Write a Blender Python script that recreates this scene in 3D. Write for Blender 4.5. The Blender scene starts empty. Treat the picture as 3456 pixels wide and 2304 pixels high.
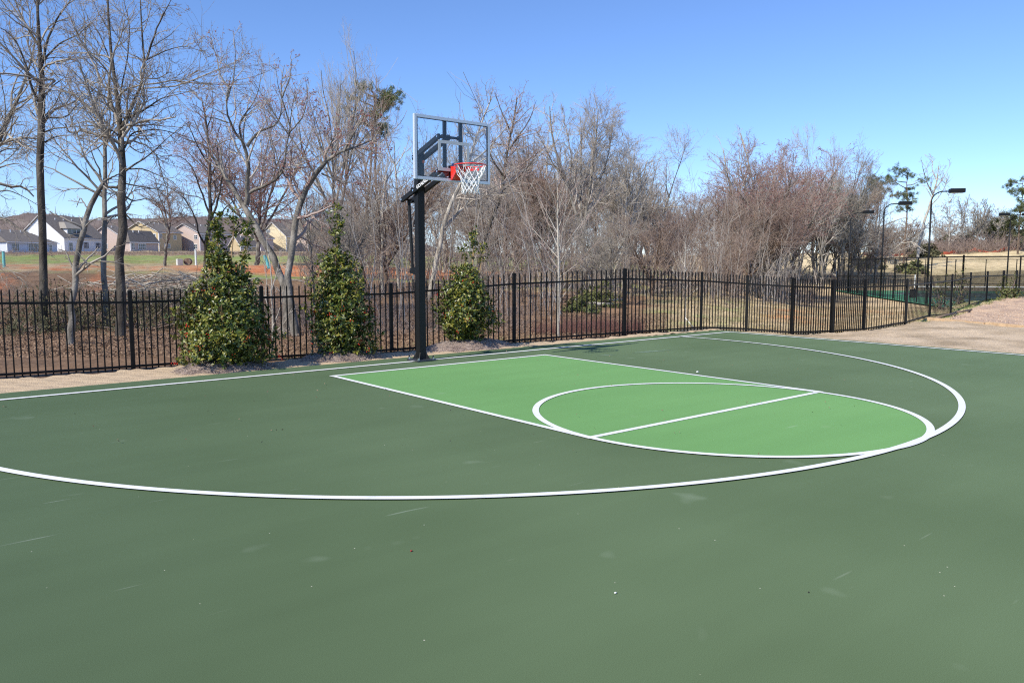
import bpy, bmesh, math, random
import numpy as np
from mathutils import Vector, Matrix
SC = bpy.context.scene
COL = SC.collection
RN = np.random.default_rng(7)
random.seed(5)
rad = math.radians

# ------------------------------------------------------------------ camera model (3456 x 2304 photo)
F = 2636.9
CAM = np.array([-6.861, -10.500, 1.551])
YAW, PIT = 0.6895, 0.0994
FW = np.array([math.sin(YAW)*math.cos(PIT), math.cos(YAW)*math.cos(PIT), -math.sin(PIT)])
RT = np.array([math.cos(YAW), -math.sin(YAW), 0.0])
UP = np.cross(RT, FW)
FH = np.array([math.sin(YAW), math.cos(YAW), 0.0])

def ray(px, py): return FW + (px-1728)/F*RT - (py-1152)/F*UP
def at(px, py, D): return CAM + ray(px, py)*D
def on_z(px, py, z=0.0):
    d = ray(px, py); return CAM + d*((z-CAM[2])/d[2])
def proj_y(P):
    d = np.asarray(P, float)-CAM; return 1152-F*(d@UP)/(d@FW)
def z_for(x, y, py):
    d = np.array([x, y, 0.0])-CAM
    # solve (d+z*e3) . UP / . FW = k
    k = (1152-py)/F
    return -((d@UP)-k*(d@FW))/(UP[2]-k*FW[2])

# ------------------------------------------------------------------ materials
MATS = {}
def mat(name, col, rough=0.7, metal=0.0, noise=None, bump=0.0, bscale=50.0, spec=0.5, coat=0.0):
    """noise = (scale, colour2, contrast lo, hi [, stretch])"""
    if name in MATS: return MATS[name]
    m = bpy.data.materials.new(name); m.use_nodes = True
    nt = m.node_tree; b = nt.nodes['Principled BSDF']
    b.inputs['Base Color'].default_value = (*col, 1)
    b.inputs['Roughness'].default_value = rough
    b.inputs['Metallic'].default_value = metal
    b.inputs['Specular IOR Level'].default_value = spec
    if coat: b.inputs['Coat Weight'].default_value = coat
    tc = nt.nodes.new('ShaderNodeTexCoord')
    if noise:
        n = nt.nodes.new('ShaderNodeTexNoise'); n.inputs['Scale'].default_value = noise[0]; n.inputs['Detail'].default_value = 6
        mp = nt.nodes.new('ShaderNodeMapping')
        if len(noise) > 4: mp.inputs['Scale'].default_value = noise[4]
        nt.links.new(tc.outputs['Object'], mp.inputs['Vector']); nt.links.new(mp.outputs['Vector'], n.inputs['Vector'])
        r = nt.nodes.new('ShaderNodeValToRGB')
        r.color_ramp.elements[0].position = noise[2]; r.color_ramp.elements[1].position = noise[3]
        r.color_ramp.elements[0].color = (*col, 1); r.color_ramp.elements[1].color = (*noise[1], 1)
        nt.links.new(n.outputs['Fac'], r.inputs['Fac']); nt.links.new(r.outputs['Color'], b.inputs['Base Color'])
    if bump:
        n2 = nt.nodes.new('ShaderNodeTexNoise'); n2.inputs['Scale'].default_value = bscale; n2.inputs['Detail'].default_value = 4
        nt.links.new(tc.outputs['Object'], n2.inputs['Vector'])
        bm = nt.nodes.new('ShaderNodeBump'); bm.inputs['Strength'].default_value = bump; bm.inputs['Distance'].default_value = 0.02
        nt.links.new(n2.outputs['Fac'], bm.inputs['Height']); nt.links.new(bm.outputs['Normal'], b.inputs['Normal'])
    MATS[name] = m
    return m

def attr_mat(name, rough=0.9, nscale=3.0, amt=0.35, fine=25.0, bump=0.5, bscale=18.0, transl=0.0):
    """colour read from the mesh's own 'Col' attribute (the thing's own colours), broken up by noise"""
    m = bpy.data.materials.new(name); m.use_nodes = True
    nt = m.node_tree; b = nt.nodes['Principled BSDF']; L = nt.links.new
    b.inputs['Roughness'].default_value = rough; b.inputs['Specular IOR Level'].default_value = 0.15; b.inputs['Diffuse Roughness'].default_value = 1.0
    a = nt.nodes.new('ShaderNodeAttribute'); a.attribute_name = 'Col'
    tc = nt.nodes.new('ShaderNodeTexCoord')
    prev = a.outputs['Color']
    for sc_, am in ((nscale, amt), (fine, amt)):
        n = nt.nodes.new('ShaderNodeTexNoise'); n.inputs['Scale'].default_value = sc_; n.inputs['Detail'].default_value = 8; n.inputs['Roughness'].default_value = 0.65
        L(tc.outputs['Object'], n.inputs['Vector'])
        mr = nt.nodes.new('ShaderNodeMapRange'); mr.inputs[1].default_value = 0.3; mr.inputs[2].default_value = 0.7
        mr.inputs[3].default_value = 1-am; mr.inputs[4].default_value = 1+am
        L(n.outputs['Fac'], mr.inputs[0])
        mx = nt.nodes.new('ShaderNodeVectorMath'); mx.operation = 'SCALE'
        L(prev, mx.inputs[0]); L(mr.outputs[0], mx.inputs['Scale']); prev = mx.outputs[0]
    L(prev, b.inputs['Base Color'])
    if bump:
        n2 = nt.nodes.new('ShaderNodeTexNoise'); n2.inputs['Scale'].default_value = bscale; n2.inputs['Detail'].default_value = 6
        L(tc.outputs['Object'], n2.inputs['Vector'])
        bm = nt.nodes.new('ShaderNodeBump'); bm.inputs['Strength'].default_value = bump; bm.inputs['Distance'].default_value = 0.06
        L(n2.outputs['Fac'], bm.inputs['Height']); L(bm.outputs['Normal'], b.inputs['Normal'])
    MATS[name] = m
    return m

# ------------------------------------------------------------------ object helpers
def put(o, parent=None):
    COL.objects.link(o)
    if parent is not None: o.parent = parent
    return o
def tag(o, label=None, cat=None, group=None, kind=None):
    if label: o['label'] = label
    if cat: o['category'] = cat
    if group: o['group'] = group
    if kind: o['kind'] = kind
    return o
def empty(name, loc=(0, 0, 0), rz=0.0):
    o = bpy.data.objects.new(name, None); o.location = [float(c) for c in loc]; o.rotation_euler = (0, 0, rz); o.empty_display_size = 0.2
    return put(o)
def fast_mesh(name, V, faces_list, mats, parent=None, midx=None, smooth=False, col=None):
    """faces_list: list of int arrays (n,3) or (n,4)."""
    V = np.asarray(V, np.float32)
    me = bpy.data.meshes.new(name)
    me.vertices.add(len(V)); me.vertices.foreach_set('co', V.ravel())
    loops = np.concatenate([f.ravel() for f in faces_list]).astype(np.int32)
    tot = np.concatenate([np.full(len(f), f.shape[1], np.int32) for f in faces_list])
    st = np.concatenate([[0], np.cumsum(tot)[:-1]]).astype(np.int32)
    me.loops.add(len(loops)); me.loops.foreach_set('vertex_index', loops)
    me.polygons.add(len(tot)); me.polygons.foreach_set('loop_start', st); me.polygons.foreach_set('loop_total', tot)
    for m in (mats if isinstance(mats, (list, tuple)) else [mats]): me.materials.append(m)
    if midx is not None: me.polygons.foreach_set('material_index', np.asarray(midx, np.int32))
    if smooth: me.polygons.foreach_set('use_smooth', np.ones(len(tot), bool))
    me.update(calc_edges=True)
    if col is not None:
        a = me.color_attributes.new('Col', 'FLOAT_COLOR', 'POINT')
        c = np.ones((len(V), 4), np.float32); c[:, :3] = col; a.data.foreach_set('color', c.ravel())
    o = bpy.data.objects.new(name, me)
    return put(o, parent)

class MB:
    def __init__(s): s.bm = bmesh.new()
    def box(s, c, size, rot=None, bev=0.0):
        M = Matrix.Translation(Vector([float(k) for k in c])) @ (rot.to_4x4() if rot is not None else Matrix()) @ Matrix.Diagonal((*[float(k) for k in size], 1))
        r = bmesh.ops.create_cube(s.bm, size=1, matrix=M)
        if bev:
            es = list({e for v in r['verts'] for e in v.link_edges})
            bmesh.ops.bevel(s.bm, geom=es, offset=bev, segments=2, affect='EDGES')
        return s
    def bar(s, a, b, w, h, bev=0.0, up=(0, 0, 1)):
        a = Vector([float(k) for k in a]); b = Vector([float(k) for k in b]); d = b-a; L = d.length; y = d.normalized()
        x = y.cross(Vector(up))
        if x.length < 1e-4: x = Vector((1, 0, 0))
        x.normalize(); z = x.cross(y)
        R = Matrix((x, y, z)).transposed()
        return s.box((a+b)/2, (w, L, h), R, bev)
    def tube(s, a, b, r, r2=None, seg=12):
        a = Vector([float(k) for k in a]); b = Vector([float(k) for k in b]); d = b-a
        q = d.to_track_quat('Z', 'Y').to_matrix().to_4x4()
        bmesh.ops.create_cone(s.bm, cap_ends=True, segments=seg, radius1=r, radius2=r if r2 is None else r2, depth=d.length, matrix=Matrix.Translation((a+b)/2) @ q)
        return s
    def poly(s, pts, thick=None):
        vs = [s.bm.verts.new([float(k) for k in p]) for p in pts]
        s.bm.faces.new(vs); return s
    def prism(s, pts, vec):
        v = Vector(vec); A = [s.bm.verts.new([float(k) for k in p]) for p in pts]; B = [s.bm.verts.new(x.co+v) for x in A]
        n = len(A); s.bm.faces.new(A[::-1]); s.bm.faces.new(B)
        for i in range(n): s.bm.faces.new((A[i], A[(i+1) % n], B[(i+1) % n], B[i]))
        return s
    def path(s, pts, r, seg=8):
        for i in range(len(pts)-1): s.tube(pts[i], pts[i+1], r, seg=seg)
        return s
    def sphere(s, c, r, seg=10, sc=(1, 1, 1)):
        bmesh.ops.create_uvsphere(s.bm, u_segments=seg, v_segments=max(6, seg//2+2), radius=r, matrix=Matrix.Translation(Vector([float(k) for k in c])) @ Matrix.Diagonal((*sc, 1)))
        return s
    def build(s, name, m, parent=None, loc=None, smooth=False):
        bmesh.ops.recalc_face_normals(s.bm, faces=s.bm.faces)
        me = bpy.data.meshes.new(name); s.bm.to_mesh(me); s.bm.free()
        for k in (m if isinstance(m, (list, tuple)) else [m]): me.materials.append(k)
        if smooth:
            me.polygons.foreach_set('use_smooth', np.ones(len(me.polygons), bool))
        o = bpy.data.objects.new(name, me)
        if loc is not None: o.location = loc
        return put(o, parent)

# ------------------------------------------------------------------ terrain height
US = np.array([-1500, 0, 600, 1200, 1800, 2300, 2800, 3170, 3290, 3456, 5000], float)
DS = np.array([0, 13, 16, 20, 26, 32, 38, 46, 55, 80, 92, 105, 130, 170, 260, 420], float)
HT = np.array([
 # 0    13    16     20    26    32    38    46    55    80    92    105   130   170   260  420
 [-.06, -.06, -.13, -.20, .05, .55, 1.10, 1.20, 1.35, 1.90, 2.2, 2.5, 3.1, 4.1, 5.5, 8],
 [-.06, -.06, -.13, -.20, .05, .60, 1.15, 1.20, 1.35, 1.90, 2.2, 2.5, 3.1, 4.1, 5.5, 8],
 [-.06, -.06, -.12, -.22, .00, .50, 1.00, 1.10, 1.35, 1.90, 2.2, 2.5, 3.1, 4.1, 5.5, 8],
 [-.06, -.06, -.10, -.25, -.1, .25, .75, .95, 1.20, 1.80, 2.1, 2.4, 3.0, 4.0, 5.4, 8],
 [-.06, -.06, -.06, -.12, -.1, .00, .15, .40, .75, 1.50, 1.8, 2.1, 2.7, 3.5, 5.0, 7],
 [-.06, -.06, -.05, -.03, -.05, -.05, -.03, .00, .10, .40, .6, .8, 1.3, 2.4, 4.0, 6],
 [-.06, -.06, -.08, -.16, -.30, -.48, -.75, -1.2, -1.58, -1.58, -1.5, -.6, 1.0, 3.4, 5.0, 6],
 [-.06, -.06, -.04, -.02, -.14, -.42, -.80, -1.3, -1.58, -1.58, -1.5, -.9, 1.4, 4.2, 6.0, 7],
 [-.06, -.06, -.04, -.01, -.01, -.04, -.60, -1.25, -1.58, -1.58, -1.5, -.95, 1.5, 4.6, 6.2, 7],
 [-.06, -.06, -.04, -.01, -.01, -.01, -.03, -.75, -1.58, -1.58, -1.5, -1.0, 1.7, 5.0, 6.5, 7],
 [-.06, -.06, -.04, -.01, -.01, -.01, -.03, -.75, -1.58, -1.58, -1.5, -1.0, 1.7, 5.0, 6.5, 7],
])
def uD(x, y):
    dx = np.asarray(x, float)-CAM[0]; dy = np.asarray(y, float)-CAM[1]
    D = dx*FH[0]+dy*FH[1]; lat = dx*RT[0]+dy*RT[1]
    Dc = np.maximum(D, 3.0)
    return 1728+F*lat/Dc, D
def sst(a): return a*a*(3-2*a)
def Hgt(x, y):
    u, D = uD(x, y)
    u = np.clip(u, US[0], US[-1]); Dc = np.clip(D, 0, DS[-1]-1e-3)
    i = np.clip(np.searchsorted(US, u, side='right')-1, 0, len(US)-2); j = np.clip(np.searchsorted(DS, Dc, side='right')-1, 0, len(DS)-2)
    a = sst((u-US[i])/(US[i+1]-US[i])); b = (Dc-DS[j])/(DS[j+1]-DS[j])
    h = (HT[i, j]*(1-b)+HT[i, j+1]*b)*(1-a)+(HT[i+1, j]*(1-b)+HT[i+1, j+1]*b)*a
    w = np.clip((D-14)/12, 0, 1)*np.where((u > 2650) & (D > 45) & (D < 98), 0.1, 1.0)
    x = np.asarray(x); y = np.asarray(y)
    n = 0.06*np.sin(x*.9+1.3*np.sin(y*.5))*np.cos(y*.8)+0.05*np.sin(x*2.1+y*1.7)+.12*np.sin(x*.21+2)*np.sin(y*.27)
    return h+n*w
def gz(x, y): return float(Hgt(np.array([x]), np.array([y]))[0])
def ground_at(px, D):
    P = CAM+FH*D+RT*((px-1728)/F*D)
    return np.array([P[0], P[1], gz(P[0], P[1])])

# ------------------------------------------------------------------ world, sun, camera
SUN_AZ = np.array([-0.990, -0.115]); SUN_EL = rad(42.0)
w = bpy.data.worlds.new("World"); SC.world = w; w.use_nodes = True
nt = w.node_tree; bg = nt.nodes['Background']
sky = nt.nodes.new('ShaderNodeTexSky'); sky.sky_type = 'NISHITA'; sky.sun_disc = False
sky.sun_elevation = SUN_EL; sky.sun_rotation = math.atan2(SUN_AZ[0], SUN_AZ[1]); sky.air_density = 1.0; sky.dust_density = 0.0; sky.ozone_density = 10.0
sky.altitude = 700
tint = nt.nodes.new('ShaderNodeVectorMath'); tint.operation = 'MULTIPLY'; tint.inputs[1].default_value = (1.08, .97, .98)
nt.links.new(sky.outputs['Color'], tint.inputs[0]); nt.links.new(tint.outputs[0], bg.inputs['Color']); bg.inputs['Strength'].default_value = 0.15
sl = bpy.data.lights.new('sun', 'SUN'); sl.energy = 3.9; sl.angle = rad(0.5); sl.color = (1.0, 0.93, 0.80)
so = put(bpy.data.objects.new('sun', sl))
sv = Vector((SUN_AZ[0]*math.cos(SUN_EL), SUN_AZ[1]*math.cos(SUN_EL), math.sin(SUN_EL))).normalized()
so.rotation_euler = sv.to_track_quat('Z', 'Y').to_euler(); so.location = (-20, -5, 20)
cd = bpy.data.cameras.new('camera'); co = put(bpy.data.objects.new('camera', cd)); SC.camera = co
cd.sensor_width = 36; cd.lens = F/3456*36; cd.clip_end = 5000; cd.clip_start = 0.1
R = Matrix(((RT[0], UP[0], -FW[0]), (RT[1], UP[1], -FW[1]), (RT[2], UP[2], -FW[2])))
co.matrix_world = Matrix.Translation(CAM) @ R.to_4x4()
SC.view_settings.view_transform = 'Standard'; SC.view_settings.look = 'None'; SC.view_settings.exposure = 0.42; SC.view_settings.gamma = 1.0
SC.cycles.use_denoising = False; SC.cycles.filter_width = 1.15
SC.cycles.max_bounces = 6; SC.cycles.transparent_max_bounces = 12

# ------------------------------------------------------------------ ground
C_LIT = np.array([.20, .125, .075]); C_TAN = np.array([.42, .33, .20]); C_GRN = np.array([.175, .235, .06]); C_CLAY = np.array([.46, .17, .075])
C_DRY = np.array([.40, .305, .185]); C_HILL = np.array([.56, .45, .275])
def vnoise(x, y, s, seed=0):
    return (np.sin(x*s+1.7*np.sin(y*s*.63+seed))*np.cos(y*s*1.1+1.3*np.sin(x*s*.71+2*seed))+.5*np.sin(x*s*2.3+y*s*1.9+seed)*np.cos(y*s*2.7-x*s*.8))/1.5
def bump01(v, a, b, s): return np.clip((v-a)/s+.5, 0, 1)*np.clip((b-v)/s+.5, 0, 1)
def ground_col(x, y):
    u, D = uD(x, y); n1 = vnoise(x, y, .35, 1); n2 = vnoise(x, y, 1.1, 2); n3 = vnoise(x, y, 3.1, 5)
    c = np.tile(C_LIT, (len(x), 1))
    def blend(col, k): c[:] = c*(1-k[:, None])+col*k[:, None]
    # open field with grass and clay on the far left
    fld = np.clip((D-37-n2*2)/3, 0, 1)*(np.clip((2500-u)/300, 0, 1))
    blend(C_DRY*.95, fld)
    blend(C_GRN*1.1, fld*np.clip(.55+n1*.7+n2*.5+n3*.3, 0, 1)*bump01(D, 64, 118, 8)*1.0)
    blend(C_GRN*1.25, fld*bump01(D, 70, 108, 12)*.6)
    blend(C_CLAY*.9, fld*np.clip(n2*.9+n3*.5-.35, 0, .7)*bump01(D, 40, 120, 8))
    blend(C_LIT*1.2, fld*np.clip(vnoise(x, y, .6, 8)-.15, 0, .8)*bump01(D, 38, 140, 6))
    blend(C_GRN*1.0, fld*np.clip(.35+n1*1.1+n3*.4, 0, 1)*bump01(D, 36, 50, 4))
    blend(C_CLAY, fld*bump01(D+n2*1.5, 44, 60, 4)*bump01(u, 620, 1700, 120)*np.clip(.95+n3*.7+n2*.4, 0, 1))
    blend(C_CLAY*.95, fld*bump01(D+n2*2, 46, 58, 4)*bump01(u, -300, 620, 80)*np.clip(.25+n3*.8+n2*.6, 0, .9))
    blend(C_CLAY*.85, fld*bump01(D+n2*2, 40, 47, 3)*bump01(u, 170, 380, 60)*np.clip(.5+n3*.9, 0, 1))
    blend(C_CLAY*.95, bump01(D+n2*2, 29, 37, 2)*np.clip((70-u)/60, 0, 1)*np.clip(.35+n3+n2*.8, 0, 1))
    blend(C_CLAY*.8, bump01(D+n2*2, 31, 37, 2)*bump01(u, 310, 360, 40)*np.clip(.4+n3, 0, 1))
    blend(C_LIT*.95, fld*bump01(D, 120, 158, 10)*.8)
    # dry grass slope to the right
    dr = np.clip((u-2180+n2*60)/120, 0, 1)*(D > 12.5)
    blend(C_DRY*1.05, dr)
    blend(C_GRN*1.0, dr*bump01(D, 16, 40, 6)*np.clip(.22+n2*.6+n3*.6, 0, .85))
    blend(C_CLAY*.9, dr*bump01(D, 20, 46, 6)*bump01(u, 2560, 3060, 120)*np.clip(.3+n2*.8+n3*.5, 0, .85))
    hl = np.clip((u-2500)/200, 0, 1)*np.clip((D-92)/8, 0, 1)
    blend(C_HILL, hl); blend(np.array([.24, .20, .10]), hl*np.clip(n1*.8+.1+n2*.2, 0, .55)*(D < 170)); blend(np.array([.24, .20, .10]), hl*bump01(D, 92, 122, 10)*.55)
    blend(C_LIT*.9, bump01(D, 160, 500, 6)*np.clip((u-2900)/80, 0, 1))
    return c
def ground():
    angF = np.linspace(-rad(48), rad(48), 300); angB = np.linspace(rad(48), rad(312), 60)[1:-1]
    A = np.concatenate([angF, angB]); nR = 250
    Rr = 4.0*np.exp(np.linspace(0, math.log(1600/4.0), nR))
    base = math.pi/2-YAW
    aa, rr = np.meshgrid(A, Rr)
    X = CAM[0]+rr*np.cos(base-aa); Y = CAM[1]+rr*np.sin(base-aa)
    x = X.ravel(); y = Y.ravel(); z = Hgt(x, y)
    inside = (y < 0.9) & (y > -26) & (x > -16) & (x < 8.8)
    z = np.where(inside & (y < .45) & (x < 8.35), -0.35, z)
    V = np.stack([x, y, z], 1); nA = len(A)
    i = np.arange(nR-1)[:, None]; j = np.arange(nA)[None]
    f = np.stack([i*nA+j, i*nA+(j+1) % nA, (i+1)*nA+(j+1) % nA, (i+1)*nA+j], -1).reshape(-1, 4)
    V = np.vstack([V, [[CAM[0], CAM[1], -0.35]]]); c = np.vstack([ground_col(x, y), [C_LIT]])
    j = np.arange(nA); f0 = np.stack([np.full(nA, len(V)-1), (j+1) % nA, j], 1)
    o = fast_mesh('ground', V, [f[:, ::-1], f0[:, ::-1]], attr_mat('ground_mat', nscale=1.3, amt=.38, fine=14, bump=.8, bscale=9), smooth=True, col=c)
    tag(o, kind='structure')
ground()

# sheets that follow the terrain
def sheet(name, poly_fn, x0, x1, y0, y1, step, mats, dz=.02, kind='structure', label=None, cat=None):
    xs = np.arange(x0, x1+step, step); ys = np.arange(y0, y1+step, step)
    X, Y = np.meshgrid(xs, ys); k = poly_fn(X, Y)
    Z = Hgt(X.ravel(), Y.ravel()).reshape(X.shape)+dz+.012*np.sin(X*9)*np.sin(Y*11)+.01*np.sin(X*23+Y*17)
    nx = len(xs); idx = np.arange(X.size).reshape(X.shape)
    ok = (k[:-1, :-1] & k[1:, :-1] & k[:-1, 1:] & k[1:, 1:])
    a = idx[:-1, :-1][ok]; b = idx[:-1, 1:][ok]; c = idx[1:, 1:][ok]; d = idx[1:, :-1][ok]
    f = np.stack([a, b, c, d], 1)
    used, inv = np.unique(f.ravel(), return_inverse=True)
    V = np.stack([X.ravel(), Y.ravel(), Z.ravel()], 1)[used]
    o = fast_mesh(name, V, [inv.reshape(-1, 4)], mats, smooth=True)
    return tag(o, label, cat, kind=kind)

# ------------------------------------------------------------------ fence posts (position by pixel ray at the ground)
FP = [(-400, 0, 0, 0), (-200, 0, 0, 0), (-60, 1300, 1000, .0), (451, 1262, 978, -.06), (889, 1217, 964, -.06), (1322, 1193, 954, -.08), (1735, 1160, 920.5, -.05), (2106, 1128, 905, 0.0),
      (2365, 1120, 917, -.03), (2518, 1121, 928, -.05), (2670, 1126, 936, -.05), (2808, 1121, 942, -.05), (2915, 1110, 940, -.05), (3055, 1100, 940, -.05), (3136, 1074, 932.8, -.02),
      (3208, 1050, 924.7, 0), (3271, 1031, 918.5, 0), (3328, 1018, 915, 0), (3383, 1010, 912.6, 0), (3428, 1000, 912, 0), (3466, 994, 912, 0)]
FPOS = []
for px, pb, pt, z0 in FP:
    if px < 2300:
        d = ray(px, pb); a_, b_ = 1.8, -0.1; s = (a_+b_*CAM[0]-CAM[1])/(d[1]-b_*d[0]); P = CAM+d*s
        if px < 0: P = np.array([{-400: -10.6, -200: -8.2, -60: -5.9}[px], {-400: 2.9, -200: 2.65, -60: 2.4}[px], 0])
    elif px == 2365: P = on_z(px, pb, -.03); P = CAM+(P-CAM)*1.02
    elif px == 2518: P = on_z(px, pb, -.06)
    else: P = on_z(px, pb, z0)
    zb = gz(P[0], P[1]); FPOS.append((P[0], P[1], zb, z_for(P[0], P[1], pt) if px > 0 else zb+1.27))

# ------------------------------------------------------------------ court
XE, YE = 8.46, 0.57
def court_material(name, c1, c2):
    m = bpy.data.materials.new(name); m.use_nodes = True; nt = m.node_tree; L = nt.links.new; b = nt.nodes['Principled BSDF']
    tc = nt.nodes.new('ShaderNodeTexCoord')
    n = nt.nodes.new('ShaderNodeTexNoise'); n.inputs['Scale'].default_value = .35; n.inputs['Detail'].default_value = 3
    L(tc.outputs['Object'], n.inputs['Vector'])
    r = nt.nodes.new('ShaderNodeValToRGB'); r.color_ramp.elements[0].position = .35; r.color_ramp.elements[1].position = .68
    r.color_ramp.elements[0].color = (*c1, 1); r.color_ramp.elements[1].color = (*c2, 1); L(n.outputs['Fac'], r.inputs['Fac'])
    prev = r.outputs['Color']
    # faint roller streaks
    mps = nt.nodes.new('ShaderNodeMapping'); mps.inputs['Scale'].default_value = (.5, 4.0, 1); mps.inputs['Rotation'].default_value = (0, 0, .12)
    L(tc.outputs['Object'], mps.inputs['Vector'])
    ns = nt.nodes.new('ShaderNodeTexNoise'); ns.inputs['Scale'].default_value = .8; ns.inputs['Detail'].default_value = 4; L(mps.outputs[0], ns.inputs['Vector'])
    rs = nt.nodes.new('ShaderNodeMapRange'); rs.inputs[1].default_value = .35; rs.inputs[2].default_value = .65; rs.inputs[3].default_value = .975; rs.inputs[4].default_value = 1.025
    L(ns.outputs['Fac'], rs.inputs[0]); vm = nt.nodes.new('ShaderNodeVectorMath'); vm.operation = 'SCALE'; L(prev, vm.inputs[0]); L(rs.outputs[0], vm.inputs['Scale']); prev = vm.outputs[0]
    # scuffs
    def scuff(rot, sc, lo, hi, colr, k, scale):
        nonlocal prev
        mp = nt.nodes.new('ShaderNodeMapping'); mp.inputs['Rotation'].default_value = (0, 0, rot); mp.inputs['Scale'].default_value = sc
        L(tc.outputs['Object'], mp.inputs['Vector'])
        q = nt.nodes.new('ShaderNodeTexNoise'); q.inputs['Scale'].default_value = scale; q.inputs['Detail'].default_value = 2; L(mp.outputs[0], q.inputs['Vector'])
        mr = nt.nodes.new('ShaderNodeMapRange'); mr.inputs[1].default_value = lo; mr.inputs[2].default_value = hi; mr.inputs[3].default_value = 0; mr.inputs[4].default_value = k
        L(q.outputs['Fac'], mr.inputs[0])
        mx = nt.nodes.new('ShaderNodeMix'); mx.data_type = 'RGBA'; L(mr.outputs[0], mx.inputs[0]); L(prev, mx.inputs[6]); mx.inputs[7].default_value = (*colr, 1); prev = mx.outputs[2]
    scuff(.5, (.9, 7, 1), .735, .80, (.34, .40, .33), .32, 1.3)
    scuff(-.4, (.8, 9, 1), .745, .80, (.36, .40, .34), .34, 1.7)
    scuff(1.4, (.8, 8, 1), .76, .82, (.34, .38, .32), .3, 1.1)
    scuff(0, (1, 1, 1), .70, .78, (.30, .36, .28), .2, 2.0)
    # grit specks
    v = nt.nodes.new('ShaderNodeTexVoronoi'); v.inputs['Scale'].default_value = 8.0; L(tc.outputs['Object'], v.inputs['Vector'])
    lt = nt.nodes.new('ShaderNodeMath'); lt.operation = 'LESS_THAN'; lt.inputs[1].default_value = .030; L(v.outputs['Distance'], lt.inputs[0])
    sh = nt.nodes.new('ShaderNodeSeparateColor'); L(v.outputs['Color'], sh.inputs[0])
    gt = nt.nodes.new('ShaderNodeMath'); gt.operation = 'GREATER_THAN'; gt.inputs[1].default_value = .62; L(sh.outputs[0], gt.inputs[0])
    mu = nt.nodes.new('ShaderNodeMath'); mu.operation = 'MULTIPLY'; L(lt.outputs[0], mu.inputs[0]); L(gt.outputs[0], mu.inputs[1])
    mx = nt.nodes.new('ShaderNodeMix'); mx.data_type = 'RGBA'; L(mu.outputs[0], mx.inputs[0]); L(prev, mx.inputs[6]); mx.inputs[7].default_value = (.46, .45, .36, 1); prev = mx.outputs[2]
    # fine sand-paint grain
    g = nt.nodes.new('ShaderNodeTexNoise'); g.inputs['Scale'].default_value = 260; g.inputs['Detail'].default_value = 2; L(tc.outputs['Object'], g.inputs['Vector'])
    rg = nt.nodes.new('ShaderNodeMapRange'); rg.inputs[1].default_value = .3; rg.inputs[2].default_value = .7; rg.inputs[3].default_value = .82; rg.inputs[4].default_value = 1.18
    L(g.outputs['Fac'], rg.inputs[0]); vm2 = nt.nodes.new('ShaderNodeVectorMath'); vm2.operation = 'SCALE'; L(prev, vm2.inputs[0]); L(rg.outputs[0], vm2.inputs['Scale'])
    L(vm2.outputs[0], b.inputs['Base Color'])
    bm_ = nt.nodes.new('ShaderNodeBump'); bm_.inputs['Strength'].default_value = .25; bm_.inputs['Distance'].default_value = .004; L(g.outputs['Fac'], bm_.inputs['Height']); L(bm_.outputs[0], b.inputs['Normal'])
    b.inputs['Roughness'].default_value = .75; b.inputs['Specular IOR Level'].default_value = .05; b.inputs['Diffuse Roughness'].default_value = .6
    return m
M_court = court_material('court_green', (.084, .125, .064), (.105, .153, .082))
M_key = court_material('key_green', (.128, .268, .095), (.143, .290, .105))
M_line = mat('line_white', (.84, .84, .81), .6, noise=(7, (.66, .68, .64), .55, .8), bump=.1, bscale=200)
mb = MB(); mb.prism([(-15, -25, -.12), (XE, -25, -.12), (XE, YE, -.12), (-15, YE, -.12)], (0, 0, .12))
court = tag(mb.build('basketball_court', M_court), kind='structure')
XL = 1.968; YA = -.672; YF = -5.651; RC = 1.925; C3 = (-.107, -.9755); R3 = 6.6035; LW = .068; XS = 8.197
def ring_pts(c, r, a0, a1, n): return [(c[0]+r*math.cos(a0+(a1-a0)*i/n), c[1]+r*math.sin(a0+(a1-a0)*i/n)) for i in range(n+1)]
def flat(name, pts, m, z):
    b = MB(); b.poly([(x, y, z) for x, y in pts]); o = b.build(name, m, court); 
    return o
def arcband(name, c, r, a0, a1, wd, m, z, n=160, flatx=None):
    A = ring_pts(c, r-wd/2, a0, a1, n); B = ring_pts(c, r+wd/2, a0, a1, n)
    V = np.array([(x, y, z) for x, y in A+B]); i = np.arange(n)
    return fast_mesh(name, V, [np.stack([i, i+1, n+2+i, n+1+i], 1)[:, ::-1]], m, court)
# painted key: lane + outer half circle
kp = [(-XL, YA), (-XL, YF)]+ring_pts((0, YF), XL, math.pi, 2*math.pi, 60)[1:]+[(XL, YA)]
flat('key_paint', kp[::-1], M_key, .004)
def line(name, a, b, wd=LW, z=.009):
    a = Vector((*a, 0)); b = Vector((*b, 0)); d = (b-a).normalized(); n = Vector((-d.y, d.x, 0))*wd/2; e = d*wd/2*.999
    q = [a-e+n, a-e-n, b+e-n, b+e+n]
    return flat(name, [(p.x, p.y) for p in q], M_line, z)
line('baseline', (-14.5, 0), (XS, 0), .085, z=.008)
line('sideline', (XS, 0), (XS, -24.5), .08, z=.0085)
line('lane_end_line', (-XL, YA), (XL, YA), .078, z=.008)
line('lane_side_line', (-XL, YA), (-XL, YF), z=.0088)
line('lane_side_line', (XL, YA), (XL, YF), z=.0088)
line('free_throw_line', (-XL, YF), (XL, YF), z=.008)
arcband('free_throw_circle', (-.02, YF), RC+.02, 0, 2*math.pi, LW, M_line, .0105, 140)
th0 = math.asin(-C3[1]/R3)
arcband('three_point_line', C3, R3, th0, -math.pi-th0, LW, M_line, .0118, 220)
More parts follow.
